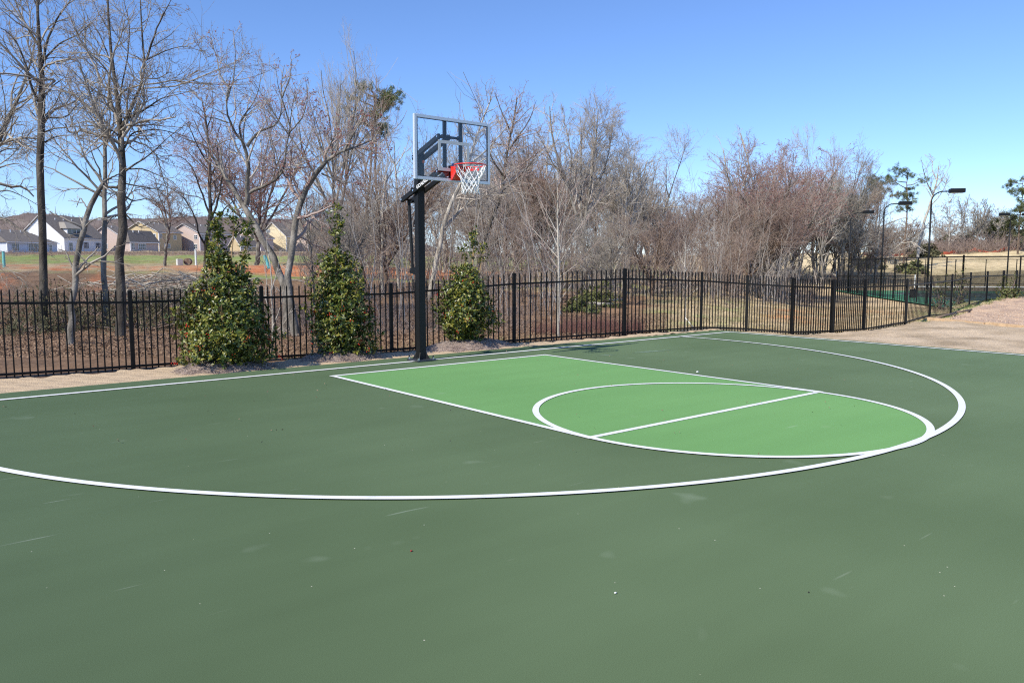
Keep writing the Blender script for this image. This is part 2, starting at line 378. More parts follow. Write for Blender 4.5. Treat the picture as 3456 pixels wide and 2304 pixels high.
# two longer drag scuffs in the surface near the far corner
M_scuff = mat('scuff', (.25, .33, .24), .7, noise=(12, (.17, .25, .16), .35, .6))
for pa, pb_, wd in (((2130, 1191), (2275, 1180), .05), ((2010, 1201), (2085, 1196), .03), ):
    A = on_z(*pa); B = on_z(*pb_); n = np.array([-(B-A)[1], (B-A)[0]]); n = n/np.linalg.norm(n)*wd
    pts = [A[:2], (A*.6+B*.4)[:2]-n, B[:2], (A*.6+B*.4)[:2]+n]
    o = flat('scuff_mark', [(float(p[0]), float(p[1])) for p in pts], M_scuff, .003)

# tan gravel strip along the back edge
M_strip = mat('tan_gravel', (.60, .46, .30), .95, noise=(60, (.42, .31, .20), .40, .66), bump=.7, bscale=90)
def strip_fn(X, Y):
    top = np.interp(X, [-16, -6, -3, -2, 0, 2.5, 6, 8.2, 9], [2.2, 2.05, 1.85, 1.55, 1.45, 1.28, .98, .74, .6])+.05*np.sin(X*3.1)+.03*np.sin(X*7.7)
    return (Y > YE-.08) & (Y < top)
sheet('gravel_strip', strip_fn, -15, 8.6, .5, 2.3, .04, M_strip, .045)
M_dirt = mat('dry_turf', (.60, .465, .31), .95, noise=(.9, (.36, .27, .165), .42, .68), bump=.8, bscale=45)
nt = M_dirt.node_tree
nn = nt.nodes.new('ShaderNodeTexNoise'); nn.inputs['Scale'].default_value = 42; nn.inputs['Detail'].default_value = 8
tcn = [n for n in nt.nodes if n.type == 'TEX_COORD'][0]; nt.links.new(tcn.outputs['Object'], nn.inputs['Vector'])
mr_ = nt.nodes.new('ShaderNodeMapRange'); mr_.inputs[1].default_value = .3; mr_.inputs[2].default_value = .7; mr_.inputs[3].default_value = .72; mr_.inputs[4].default_value = 1.25
nt.links.new(nn.outputs['Fac'], mr_.inputs[0])
rp = [n for n in nt.nodes if n.type == 'VALTORGB'][0]; vm_ = nt.nodes.new('ShaderNodeVectorMath'); vm_.operation = 'SCALE'
nt.links.new(rp.outputs[0], vm_.inputs[0]); nt.links.new(mr_.outputs[0], vm_.inputs['Scale']); nt.links.new(vm_.outputs[0], nt.nodes['Principled BSDF'].inputs['Base Color'])
fx = np.array([p[0] for p in FPOS[9:]]); fy = np.array([p[1] for p in FPOS[9:]])
def timber_y(X): return None
T0 = on_z(3133, 1083, .02); T1 = on_z(3470, 1112, .02)
def timber_side(X, Y): # >0 beyond timber
    d = T1-T0; return -((X-T0[0])*(-d[1])+(Y-T0[1])*d[0])
sgn = 1 if timber_side(np.array(30.), np.array(-1.)) > 0 else -1
def dirt_fn(X, Y):
    return (X > XE-.04) & (Y < np.interp(X, fx, fy)-.05+.04*np.sin(X*5)) & (timber_side(X, Y)*sgn < .02)
sheet('dry_turf', dirt_fn, 8.3, 17, -24, 2, .09, M_dirt, .03)
M_mulch = mat('wood_mulch', (.62, .44, .29), .95, noise=(2.2, (.44, .31, .22), .38, .64), bump=1.0, bscale=40)
def mulch_fn(X, Y): return (timber_side(X, Y)*sgn > 0) & (Y < np.interp(X, fx, fy)-.5+.10*np.sin(X*2.2)) & (X < 46)
sheet('playground_mulch', mulch_fn, 14, 46, -14, 6, .16, M_mulch, .04)
M_timber = mat('timber', (.60, .43, .26), .85, noise=(9, (.45, .31, .18), .4, .7, (1, 1, 1)), bump=.5, bscale=60)
tr = empty('border_timber', (T0[0], T0[1], 0)); tag(tr, 'long sawn timber border edging the playground mulch', 'timber border')
d = T1-T0; Lt = np.linalg.norm(d); dn = d/Lt; T2 = T0+dn*(Lt+6)
pts = np.linspace(0, 1, 6)
for i in range(5):
    a = T0+(T2-T0)*pts[i]-np.array([T0[0], T0[1], 0]); b = T0+(T2-T0)*(pts[i+1]-.004)-np.array([T0[0], T0[1], 0])
    MB().bar((a[0], a[1], .07), (b[0], b[1], .05), .11, .11, .008).build('timber_beam', M_timber, tr)
M_log = mat('old_log', (.20, .14, .10), .9, noise=(8, (.33, .24, .17), .4, .7), bump=.8, bscale=30)
for (pa, pb_, lab) in (((3160, 1078), (3225, 1059), 'near weathered edging log beside the fence, left end of mulch'), ((3232, 1058), (3280, 1048), 'second weathered edging log further along the mulch edge')):
    a = on_z(*pa); b = on_z(*pb_); b2 = MB(); b2.tube((a[0], a[1], .05), (b[0], b[1], .03), .035, .03, 10)
    tag(b2.build('edging_log', M_log, smooth=True), lab, 'log', 'weathered edging logs')

# small litter on the court
def pebble(name, px, py, r, c, lab, cat):
    P = on_z(px, py); b = MB(); b.sphere((0, 0, r*.5), r, 8, (1.3, .9, .6)); o = b.build(name, mat(name+'_m', c, .8), smooth=True); o.location = (P[0], P[1], .003)
    tag(o, lab, cat)
pebble('pebble', 2077, 2003, .006, (.8, .8, .76), 'tiny white pebble on the near green court surface', 'pebble')
pebble('berry', 1388, 1861, .006, (.35, .03, .03), 'tiny fallen red berry on the near green court surface', 'berry')
pebble('acorn', 2729, 2000, .004, (.03, .025, .02), 'tiny dark seed on the near right court surface', 'seed')
pebble('cork', 2354, 1257, .018, (.85, .85, .8), 'small white ball-like pebble beside the far lane line', 'pebble')

# ------------------------------------------------------------------ iron fence
M_iron = mat('black_iron', (.006, .006, .006), .5, spec=.22, noise=(30, (.010, .010, .010), .4, .7))
fence = empty('picket_fence', (FPOS[7][0], FPOS[7][1], 0)); tag(fence, 'long black iron picket fence running behind the whole court', 'fence')
fo = np.array([FPOS[7][0], FPOS[7][1], 0])
npk = [21, 21, 21, 21, 21, 21, 21, 21, 15, 16, 16, 16, 16, 18, 18, 18, 18, 16, 14, 14]
for i, (x, y, zb, zt) in enumerate(FPOS):
    b = MB(); h = zt-zb; x0, y0 = x-fo[0], y-fo[1]
    rot = 0
    if i+1 < len(FPOS): rot = math.atan2(FPOS[i+1][1]-y, FPOS[i+1][0]-x)
    Rm = Matrix.Rotation(rot, 3, 'Z'); wd = .058 if i != 7 else .07
    if i in (18,): wd = .09
    b.box((x0, y0, zb-.1+(h+.1)/2-.01), (wd, wd, h+.1-.02), Rm, .004)
    b.box((x0, y0, zt-.017), (wd*1.08, wd*1.08, .012), Rm, .003)
    b.tube((x0, y0, zt-.012), (x0, y0, zt+.006), wd*.5, wd*.15, 4)
    b.build('post', M_iron, fence)
    if i+1 == len(FPOS): break
    X, Y, ZB, ZT = FPOS[i+1]; X -= fo[0]; Y -= fo[1]
    P0 = np.array([x0, y0, zb, zt]); P1 = np.array([X, Y, ZB, ZT]); n = npk[i]
    pk = MB()
    for k in range(1, n+1):
        t = k/(n+1); q = P0+(P1-P0)*t; hh = q[3]-q[2]; top = q[3]-hh*.02
        wk = .019 if i < 12 else .014
        pk.box((q[0], q[1], (q[2]+.01+top)/2), (wk, wk, top-q[2]-.01), Rm)
        pk.tube((q[0], q[1], top), (q[0], q[1], top+.03), wk*.68, .002, 4)
    po = pk.build('picket_panel', M_iron, fence)
    dd = (P1-P0)[:3]/np.linalg.norm((P1-P0)[:2])*wd*.5
    for fz in (.845, .055):
        a = (x0+dd[0], y0+dd[1], zb+(zt-zb)*fz); c = (X-dd[0], Y-dd[1], ZB+(ZT-ZB)*fz)
        MB().bar(a, c, .032, .034, .003).build('rail', M_iron, po)

# ------------------------------------------------------------------ basketball goal
M_blk = mat('black_powder', (.009, .0095, .010), .5, spec=.3, noise=(60, (.013, .014, .015), .4, .7), bump=.15, bscale=400)
M_zinc = mat('zinc', (.75, .76, .78), .25, 1.0)
M_alu = mat('anodised_aluminium', (.66, .71, .76), .42, .25, noise=(40, (.72, .77, .82), .4, .7, (1, 1, 30)))
M_red = mat('rim_orange_red', (.78, .035, .018), .32, coat=.5)
M_white = mat('net_white', (.86, .86, .84), .8)
M_frost = mat('glass_marking', (.62, .64, .62), .7)
def glass():
    m = bpy.data.materials.new('board_glass'); m.use_nodes = True; nt = m.node_tree
    for n in list(nt.nodes): nt.nodes.remove(n)
    o = nt.nodes.new('ShaderNodeOutputMaterial'); t = nt.nodes.new('ShaderNodeBsdfTransparent'); g = nt.nodes.new('ShaderNodeBsdfGlossy'); x = nt.nodes.new('ShaderNodeMixShader')
    t.inputs[0].default_value = (.965, .98, .985, 1); g.inputs['Roughness'].default_value = .03; fr = nt.nodes.new('ShaderNodeFresnel'); fr.inputs[0].default_value = 1.45
    mt = nt.nodes.new('ShaderNodeMath'); mt.operation = 'MULTIPLY'; mt.inputs[1].default_value = .8
    nt.links.new(fr.outputs[0], mt.inputs[0]); nt.links.new(mt.outputs[0], x.inputs[0]); nt.links.new(t.outputs[0], x.inputs[1]); nt.links.new(g.outputs[0], x.inputs[2]); nt.links.new(x.outputs[0], o.inputs[0])
    return m
M_glass = glass()
GX, GY = -.062, .036
goal = empty('basketball_goal', (GX, GY, 0)); tag(goal, 'black pole basketball goal with clear framed backboard and red rim', 'basketball goal')
def G(x, y, z): return (x-GX, y-GY, z)
PW = .120; PT = 3.27
b = MB(); b.box((0, 0, PT/2+.01), (PW, PW, PT-.02), None, .006)
pole = b.build('pole', M_blk, goal)
b = MB(); b.box((0, 0, PT+.004), (PW*.98, PW*.98, .012), None, .003); b.build('pole_cap', M_blk, pole)
b = MB(); b.box((0, 0, .018), (.34, .34, .02), None, .003)
for sx, sy in ((1, 1), (1, -1), (-1, 1), (-1, -1)): b.box((sx*.13, sy*.13, .006), (.07, .07, .008))
base = b.build('base_plate', mat('plate_metal', (.10, .11, .13), .4, .6), goal)
# gussets on the four corners of the pole foot, standing diagonally
for sx, sy in ((1, 1), (1, -1), (-1, 1), (-1, -1)):
    a = Vector((sx, sy, 0)).normalized(); t = Vector((-sy, sx, 0)).normalized()*.005; c0 = a*(PW*.66); c1 = a*(PW*.66+.065)
    MB().prism([c0-t+Vector((0, 0, .028)), c1-t+Vector((0, 0, .028)), c0-t+Vector((0, 0, .14))], t*2).build('gusset', M_blk if (sx, sy) != (-1, -1) else M_blk, goal)
    bb = MB(); p = Vector((sx*.138, sy*.138, 0)); bb.tube(p+Vector((0, 0, .028)), p+Vector((0, 0, .045)), .02, seg=6); bb.tube(p+Vector((0, 0, .045)), p+Vector((0, 0, .062)), .017, seg=6)
    bo = bb.build('anchor_bolt', M_zinc, goal)
    MB().tube(p+Vector((0, 0, .062)), p+Vector((0, 0, .085)), .012, seg=10).build('bolt_cap', M_blk, bo)
BX, BY, BZ0, BZ1, BW = .022, -.765, 2.765, 3.69, 1.375
SL = .345
def arm(name, x, ya, za, yb, wd=.045, h=.075):
    zb = za-SL*(yb-ya)
    a = MB().bar(G(x, ya, za), G(x, yb, zb), wd, h, .004).build(name, M_blk, goal)
    return a
ua = []
for sx in (-1, 1):
    xx = GX+sx*(PW/2+.028)
    o = arm('upper_arm', xx, .07, 3.185, -.665); ua.append(o)
    la = arm('lower_arm', xx, .42, 2.555, -.665)
    for (yy, zz) in ((.036, 3.197), (-.64, 3.43)):
        MB().tube(G(xx-sx*.03, yy, zz), G(xx+sx*.034, yy, zz), .013, seg=8).build('bolt', M_zinc, o)
    for (yy, zz) in ((.036, 2.688), (.385, 2.567), (-.64, 2.92)):
        MB().tube(G(xx-sx*.03, yy, zz), G(xx+sx*.036, yy, zz), .015, seg=8).build('bolt', M_zinc, la)
    if sx == -1:
        pass
# lettering on the side of the right lower arm and on the upper arm
def text(body, size, loc, rot, m, parent, name):
    c = bpy.data.curves.new(name, 'FONT'); c.body = body; c.size = size; c.extrude = .0008; c.offset = .0016; c.align_x = 'CENTER'; c.align_y = 'CENTER'
    c.materials.append(m); t = bpy.data.objects.new(name, c); COL.objects.link(t); bpy.context.view_layer.update()
    me = bpy.data.meshes.new_from_object(t.evaluated_get(bpy.context.evaluated_depsgraph_get())); bpy.data.objects.remove(t); bpy.data.curves.remove(c)
    me.materials.clear(); me.materials.append(m); o = bpy.data.objects.new(name, me); o.location = loc; o.rotation_euler = rot; return put(o, parent)
ang = math.atan(SL)
# text reads along -y (towards the board), lies on the -x face of the left lower arm
def side_text(body, size, x, y, z, parent, name):
    c = text(body, size, (0, 0, 0), (0, 0, 0), M_white, parent, name)
    xa = Vector((0, -math.cos(ang), math.sin(ang))); n = Vector((-1, 0, 0)); ya = n.cross(xa)
    M = Matrix((xa, ya, n)).transposed().to_4x4(); M.translation = Vector(G(x, y, z)); c.matrix_local = M; return c
xl = GX-(PW/2+.028)-.0245
side_text('GOALRILLA', .078, xl, -.25, 2.688+SL*.286, la, 'lettering')
# crossbars joining the arms
MB().bar(G(-.13, -.655, 2.925), G(.17, -.655, 2.925), .04, .04, .003).build('cross_bar', M_blk, goal)
MB().bar(G(-.16, -.655, 3.432), G(.20, -.655, 3.432), .035, .035, .003).build('cross_bar', M_blk, goal)
MB().tube(G(-.175, .38, 2.568), G(.05, .38, 2.568), .016, seg=10).build('cross_bar', M_blk, goal)
for xx in (-.098, .192):
    b = MB(); b.box(G(xx, -.722, 3.285), (.045, .05, .74), None, .004); b.box(G(xx, -.69, 3.43), (.05, .06, .06), None, .003)
    b.build('upright', M_blk, goal)
# height adjusting strut behind the pole
b = MB(); b.tube(G(GX, .345, 2.55), G(GX, .275, 1.72), .026, seg=16); st = b.build('adjusting_strut', M_blk, goal, smooth=False)
MB().tube(G(GX, .277, 1.735), G(GX, .262, 1.50), .023, seg=16).build('inner_tube', M_blk, st)
MB().tube(G(GX, .262, 1.50), G(GX, .26, 1.42), .02, seg=12).build('socket', M_blk, st)
b = MB(); 
for sx in (-1, 1): b.prism([G(GX+sx*.035, PW/2+GY, 1.50), G(GX+sx*.035, .29, 1.475), G(GX+sx*.035, .29, 1.40), G(GX+sx*.035, PW/2+GY, 1.37)], (.006*sx, 0, 0))
lb = b.build('strut_bracket', M_blk, goal)
MB().tube(G(GX-.055, .262, 1.445), G(GX+.055, .262, 1.445), .012, seg=8).build('bolt', M_zinc, lb)
MB().tube(G(GX, .26, 1.36), G(GX, .258, 1.30), .022, .016, 10).build('crank_socket', M_zinc, goal)
MB().tube(G(GX, .258, 1.30), G(GX, .255, 1.12), .012, seg=10).build('crank_rod', M_blk, goal)
b = MB(); b.bar(G(GX, .15, 2.73), G(GX, .24, 2.735), .02, .02); b.tube(G(GX, .24, 2.735), G(GX, .26, 2.735), .02, seg=8); b.build('stop_peg', M_blk, goal)
b = MB(); b.bar(G(GX, .09, 2.49), G(GX, .20, 2.53), .03, .03); b.tube(G(GX-.05, .20, 2.53), G(GX+.05, .20, 2.53), .016, seg=8); b.build('stop_peg', M_blk, goal)
# caution labels on pole face
MB().box(G(GX+.045, GY-PW/2-.0015, 3.13), (.038, .002, .045)).build('warning_label', mat('label_orange', (.85, .16, .03), .5), pole)
b = MB(); b.box(G(.10, -.66, 3.03), (.05, .004, .05), Matrix.Rotation(.5, 3, 'Y')); b.build('warning_label', mat('label_blue', (.02, .08, .42), .5), goal)
# backboard: frame, glass, shooting square
fwid = .048; zc = (BZ0+BZ1)/2; hh = BZ1-BZ0
b = MB()
for s in (-1, 1):
    b.box(G(BX+s*(BW/2-fwid/2), BY, zc), (fwid, .045, hh), None, .006)
    b.box(G(BX, BY, zc+s*(hh/2-fwid/2)), (BW-2*fwid-.001, .043, fwid), None, .004)
frame = b.build('backboard_frame', M_alu, goal)
b = MB()
for s in (-1, 1):
    b.box(G(BX+s*(BW/2-fwid-.004), BY-.012, zc), (.007, .018, hh-2*fwid), None)
    b.box(G(BX, BY-.012, zc+s*(hh/2-fwid-.004)), (BW-2*fwid-.016, .018, .007), None)
b.build('gasket', mat('rubber', (.02, .02, .022), .6), frame)
MB().box(G(BX, BY-.004, zc), (BW-2*fwid-.004, .008, hh-2*fwid-.004)).build('glass_panel', M_glass, goal)
SX0, SX1, SZ0, SZ1, sw = -.25, .315, 2.915, 3.36, .047
b = MB(); yq = BY-.0115
b.box(G((SX0+SX1)/2, yq, SZ1-sw/2), (SX1-SX0, .004, sw)); b.box(G((SX0+SX1)/2, yq, SZ0+sw/2), (SX1-SX0, .004, sw))
for xq in (SX0+sw/2, SX1-sw/2): b.box(G(xq, yq, (SZ0+SZ1)/2), (sw, .004, SZ1-SZ0-2*sw-.001))
b.build('shooting_square', M_frost, goal)
# rim
RXc, RYc, RZ, RR = .045, -1.165, 2.975, .232
seg = 64
def torus(mb_, c, r, rr, a0=0, a1=2*math.pi, n=64, s=10):
    closed = abs(a1-a0-2*math.pi) < 1e-6
    rings = []
    for i in range(n if closed else n+1):
        a = a0+(a1-a0)*i/n; ring = []
        for k in range(s):
            t = 2*math.pi*k/s; q = r+rr*math.cos(t); ring.append(mb_.bm.verts.new((c[0]+q*math.cos(a), c[1]+q*math.sin(a), c[2]+rr*math.sin(t))))
        rings.append(ring)
    m = len(rings)
    for i in range(m if closed else m-1):
        A = rings[i]; B = rings[(i+1) % m]
        for k in range(s): mb_.bm.faces.new((A[k], A[(k+1) % s], B[(k+1) % s], B[k]))
b = MB(); torus(b, G(RXc, RYc, RZ), RR, .0095)
rim = b.build('rim', M_red, goal, smooth=True)
b = MB(); yb0 = BY-.026
for s in (-1, 1):
    x0 = RXc+s*.078; x1 = RXc+s*.12
    b.prism([G(x0, yb0, RZ+.012), G(x0, RYc+RR*.80, RZ+.006), G(x0, RYc+RR*.80, RZ-.022), G(x0, yb0-.03, RZ-.185), G(x0, yb0, RZ-.185)], (.005*s, 0, 0))
b.box(G(RXc, yb0, RZ-.087), (.17, .006, .205), None, .002)
b.prism([G(RXc-.075, yb0-.005, RZ+.012), G(RXc-.075, RYc+RR*.82, RZ+.008), G(RXc+.075, RYc+RR*.82, RZ+.008), G(RXc+.075, yb0-.005, RZ+.012)], (0, 0, -.006))
b.prism([G(RXc-.076, yb0-.033, RZ-.18), G(RXc-.076, RYc+RR*.85, RZ-.03), G(RXc+.076, RYc+RR*.85, RZ-.03), G(RXc+.076, yb0-.033, RZ-.18)], (0, .003, .004))
b.build('rim_bracket', M_red, goal)
b = MB(); 
n = 24
for i in range(n):
    a0 = rad(15)+rad(150)*i/n; a1 = rad(15)+rad(150)*(i+1)/n; r_ = RR-.012
    p = [G(RXc+r_*math.cos(a), RYc+r_*math.sin(a), z) for a, z in ((a0, RZ-.055), (a1, RZ-.055), (a1, RZ-.02), (a0, RZ-.02))]
    b.prism(p, (0, .004, 0))
b.build('rim_brace', M_red, goal)
MB().box(G(RXc, BY+.03, RZ-.07), (.16, .03, .2), None, .003).build('rim_mount', M_blk, goal)
# net
b = MB(); levels = [(-.010, .222), (-.125, .178), (-.185, .150), (-.240, .132), (-.290, .122), (-.335, .120), (-.385, .124)]
nl = 12
def npnt(k, i):
    z, r = levels[k]; a = 2*math.pi*(i+(k % 2)*.5)/nl; jz = .008*math.sin(i*2.3+k*1.7) if k else 0; jr = 1+.05*math.sin(i*1.9+k)*(k > 0)
    return G(RXc+r*jr*math.cos(a), RYc+r*jr*math.sin(a), RZ+z+jz)
for k in range(len(levels)-1):
    for i in range(nl):
        s0 = k % 2
        for q in ((i, i+s0), (i, i-1+s0)):
            A = Vector(npnt(k, q[0])); B = Vector(npnt(k+1, q[1])); 
            if k == 0:
                mid = (A+B)/2+Vector((0, 0, -.012))
                b.tube(A, mid, .0052, seg=6); b.tube(mid, B, .0052, seg=6)
            else: b.tube(A, B, .0048, seg=6)
    for i in range(nl): b.sphere(npnt(k+1, i), .0078, 6)
for i in range(nl):  # hanging loops
    A = Vector(npnt(6, i)); b.tube(A, A+Vector((random.uniform(-.01, .01), random.uniform(-.01, .01), -.025)), .005, seg=6)
    a = 2*math.pi*i/nl; p = Vector(G(RXc+.224*math.cos(a), RYc+.224*math.sin(a), RZ-.012)); b.sphere(p, .009, 6)
b.build('net', M_white, goal)
#TREES#
# ------------------------------------------------------------------ branching
def nrm(a): return a/np.maximum(np.linalg.norm(a, axis=-1, keepdims=True), 1e-9)
def tube_arrays(P, Rr, S):
    N, K1, _ = P.shape
    T = np.empty_like(P); T[:, 1:-1] = P[:, 2:]-P[:, :-2]; T[:, 0] = P[:, 1]-P[:, 0]; T[:, -1] = P[:, -1]-P[:, -2]; T = nrm(T)
    ax = nrm(P[:, -1]-P[:, 0]); ref = np.where(np.abs(ax[:, 2:3]) > .8, np.array([[1., 0, 0]]), np.array([[0, 0, 1.]]))[:, None, :]
    U = nrm(np.cross(T, ref)); W = np.cross(T, U)
    a = np.arange(S)*2*math.pi/S
    V = P[:, :, None, :]+Rr[:, :, None, None]*(U[:, :, None, :]*np.cos(a)[:, None]+W[:, :, None, :]*np.sin(a)[:, None])
    n = np.arange(N)[:, None, None]; k = np.arange(K1-1)[None, :, None]; s = np.arange(S)[None, None, :]
    i0 = (n*K1+k)*S+s; i1 = (n*K1+k)*S+(s+1) % S
    f = np.stack([i0, i1, i1+S, i0+S], -1).reshape(-1, 4)
    return V.reshape(-1, 3), f
def make_children(P, Rr, rng, dens, tmin, ratio, ang, K, wig, trop, rmin, Lmax=9e9, nmin=1, rk=.6, tip=.35, flat=0.0, L_abs=None):
    N, K1, _ = P.shape
    seg = np.linalg.norm(P[:, 1:]-P[:, :-1], axis=-1); L = seg.sum(1)
    cnt = np.maximum(nmin, rng.poisson(L*dens*(1-tmin)))
    idx = np.repeat(np.arange(N), cnt); M = len(idx)
    t = tmin+(1-tmin)*rng.random(M)**.85; ft = t*(K1-1)*.9999; k = ft.astype(int); fr = (ft-k)[:, None]
    p = P[idx, k]*(1-fr)+P[idx, k+1]*fr; tan = nrm(P[idx, k+1]-P[idx, k]); r = (Rr[idx, k]*(1-fr[:, 0])+Rr[idx, k+1]*fr[:, 0])
    rv = rng.normal(size=(M, 3)); rv[:, 2] *= (1-flat); per = nrm(rv-(rv*tan).sum(1, keepdims=True)*tan)
    an = rng.normal(ang, ang*.3, M)[:, None]; d = nrm(tan*np.cos(an)+per*np.sin(an))
    Ln = (L[idx] if L_abs is None else L_abs)*ratio*(1.15-.75*t)*rng.uniform(.55, 1.35, M); Ln = np.minimum(Ln, Lmax)
    st = nrm(d[:, None, :]+np.cumsum(rng.normal(size=(M, K, 3))*wig, axis=1)+np.array([0, 0, 1.])*trop*np.arange(K)[None, :, None])
    Q = np.concatenate([p[:, None], p[:, None]+np.cumsum(st*(Ln/K)[:, None, None], axis=1)], 1)
    r0 = np.maximum(np.minimum(r*rk, .035*Ln+.004), rmin); Rc = r0[:, None]*(1-(1-tip)*np.linspace(0, 1, K+1)[None]); Rc = np.maximum(Rc, rmin*.55)
    return Q, Rc
def resample(pts, rs, K):
    pts = np.array(pts, float); rs = np.array(rs, float)
    # smooth Catmull-like by dense linear + gaussian
    d = np.concatenate([[0], np.cumsum(np.linalg.norm(np.diff(pts, axis=0), axis=1))]); t = np.linspace(0, d[-1], K+1)
    P = np.stack([np.interp(t, d, pts[:, i]) for i in range(3)], 1)
    Q = P.copy(); Q[1:-1] = .25*P[:-2]+.5*P[1:-1]+.25*P[2:]; P = Q
    return P, np.interp(t, d, rs)
def buds_arrays(P, rng, per, size):
    """small bud clusters along the outer twigs"""
    N, K1, _ = P.shape; M = N*per; idx = np.repeat(np.arange(N), per)
    t = rng.uniform(.45, 1.0, M)*(K1-1)*.999; k = t.astype(int); fr = (t-k)[:, None]
    c = P[idx, k]*(1-fr)+P[idx, k+1]*fr+rng.normal(size=(M, 3))*size*.6
    off = nrm(rng.normal(size=(M, 4, 3)))*size
    V = (c[:, None]+off).reshape(-1, 3); b = np.arange(M)[:, None]*4
    f = np.concatenate([b+np.array([[0, 1, 2]]), b+np.array([[0, 2, 3]]), b+np.array([[0, 3, 1]]), b+np.array([[1, 3, 2]])]); return V, f

def bark(name, c1, c2, sc=6.0):
    m = mat(name, c1, .9, noise=(sc, c2, .38, .66, (1, 1, .35)), bump=.9, bscale=24, spec=.2); return m
B_DARK = bark('bark_dark', (.045, .037, .030), (.15, .13, .105))
B_GREY = bark('bark_grey', (.10, .088, .072), (.32, .29, .245))
B_PALE = bark('bark_pale', (.30, .265, .215), (.60, .55, .47))
B_BRWN = bark('bark_brown', (.12, .080, .055), (.26, .19, .14))
T_GREY = mat('twig_grey', (.29, .255, .21), .85, noise=(1.2, (.49, .44, .37), .35, .7), spec=.2)
T_PALE = mat('twig_pale', (.39, .345, .29), .85, noise=(1.2, (.59, .53, .46), .35, .7), spec=.2)
T_BRWN = mat('twig_brown', (.26, .19, .15), .85, noise=(1.2, (.43, .335, .275), .35, .7), spec=.2)
T_DARK = mat('twig_dark', (.08, .065, .055), .85, noise=(1.2, (.16, .135, .11), .35, .7), spec=.2)
T_RED = mat('twig_reddish', (.32, .23, .195), .85, noise=(1.2, (.51, .405, .35), .35, .7), spec=.2)
BUD = mat('red_bud', (.40, .12, .10), .8)
BUDL = mat('brown_bud', (.30, .17, .14), .8)

def build_tree(stems, rng, bk, tw, bud=None, dens=(3.8, 5.6, 9.5), rmin=.0036, parent=None, name='bare_tree', ang=.85, trop=.055, t0=.10, ratio=(.52, .58, .55), L1max=3.6, budn=3, buds=.013, wig=.25, lv=3, K3=2):
    """stems: list of (P(K+1,3), R(K+1), is_main) in local coordinates"""
    root = parent
    K = 14
    P0 = []; R0 = []
    for s in stems:
        p, r = resample(s[0], s[1], K)
        if len(s) > 3: pass
        p[1:-1] += rng.normal(size=(K-1, 3))*r[1:-1, None]*.25
        P0.append(p); R0.append(r)
    P0 = np.array(P0); R0 = np.array(R0)
    V, f = tube_arrays(P0, R0, 10)
    # root flare on the first stem handled through radii
    tr = fast_mesh('trunk', V, [f], bk, root, smooth=True)
    mains = [i for i, s in enumerate(stems) if s[2]]; limbs = [i for i, s in enumerate(stems) if not s[2]]
    out = []; budsrc = []
    A = []
    if mains:
        q = make_children(P0[mains], R0[mains], rng, dens[0]*.9, .42, ratio[0]*.55, ang, 7, wig, trop, rmin*2.2, L1max); A.append(q)
    if limbs:
        q = make_children(P0[limbs], R0[limbs], rng, dens[0], t0, ratio[0], ang*.85, 7, wig, trop, rmin*2.2, L1max, nmin=3); A.append(q)
    P1 = np.concatenate([a[0] for a in A]); R1 = np.concatenate([a[1] for a in A])
    out.append(tube_arrays(P1, R1, 4))
    P2, R2 = make_children(P1, R1, rng, dens[1], .12, ratio[1], ang*.8, 5, wig*1.1, trop, rmin*1.4, 1.6, nmin=2); out.append(tube_arrays(P2, R2, 3)); budsrc = P2
    if lv >= 3:
        P3, R3 = make_children(P2, R2, rng, dens[2], .10, ratio[2], ang*.8, K3, wig*1.2, trop, rmin, .8, nmin=1); out.append(tube_arrays(P3, R3, 3)); budsrc = P3
    # twigs straight off the thick limbs too
    P4, R4 = make_children(P0, R0, rng, dens[0]*1.1, .3, .0, ang, 4, wig, trop, rmin*1.3, L_abs=1.0, nmin=1)
    off = 0; VV = []; FF = []; MI = []
    for v, ff in out:
        VV.append(v); FF.append(ff+off); off += len(v); MI.append(np.zeros(len(ff), int))
    if bud is not None:
        v, ff = buds_arrays(budsrc, rng, budn, buds); VV.append(v); FQ = ff+off
        fast_mesh('crown', np.concatenate(VV), [np.concatenate(FF), FQ], [tw, bud], root, midx=np.concatenate(MI+[np.ones(len(FQ), int)]))
    else:
        fast_mesh('crown', np.concatenate(VV), [np.concatenate(FF)], tw, root)

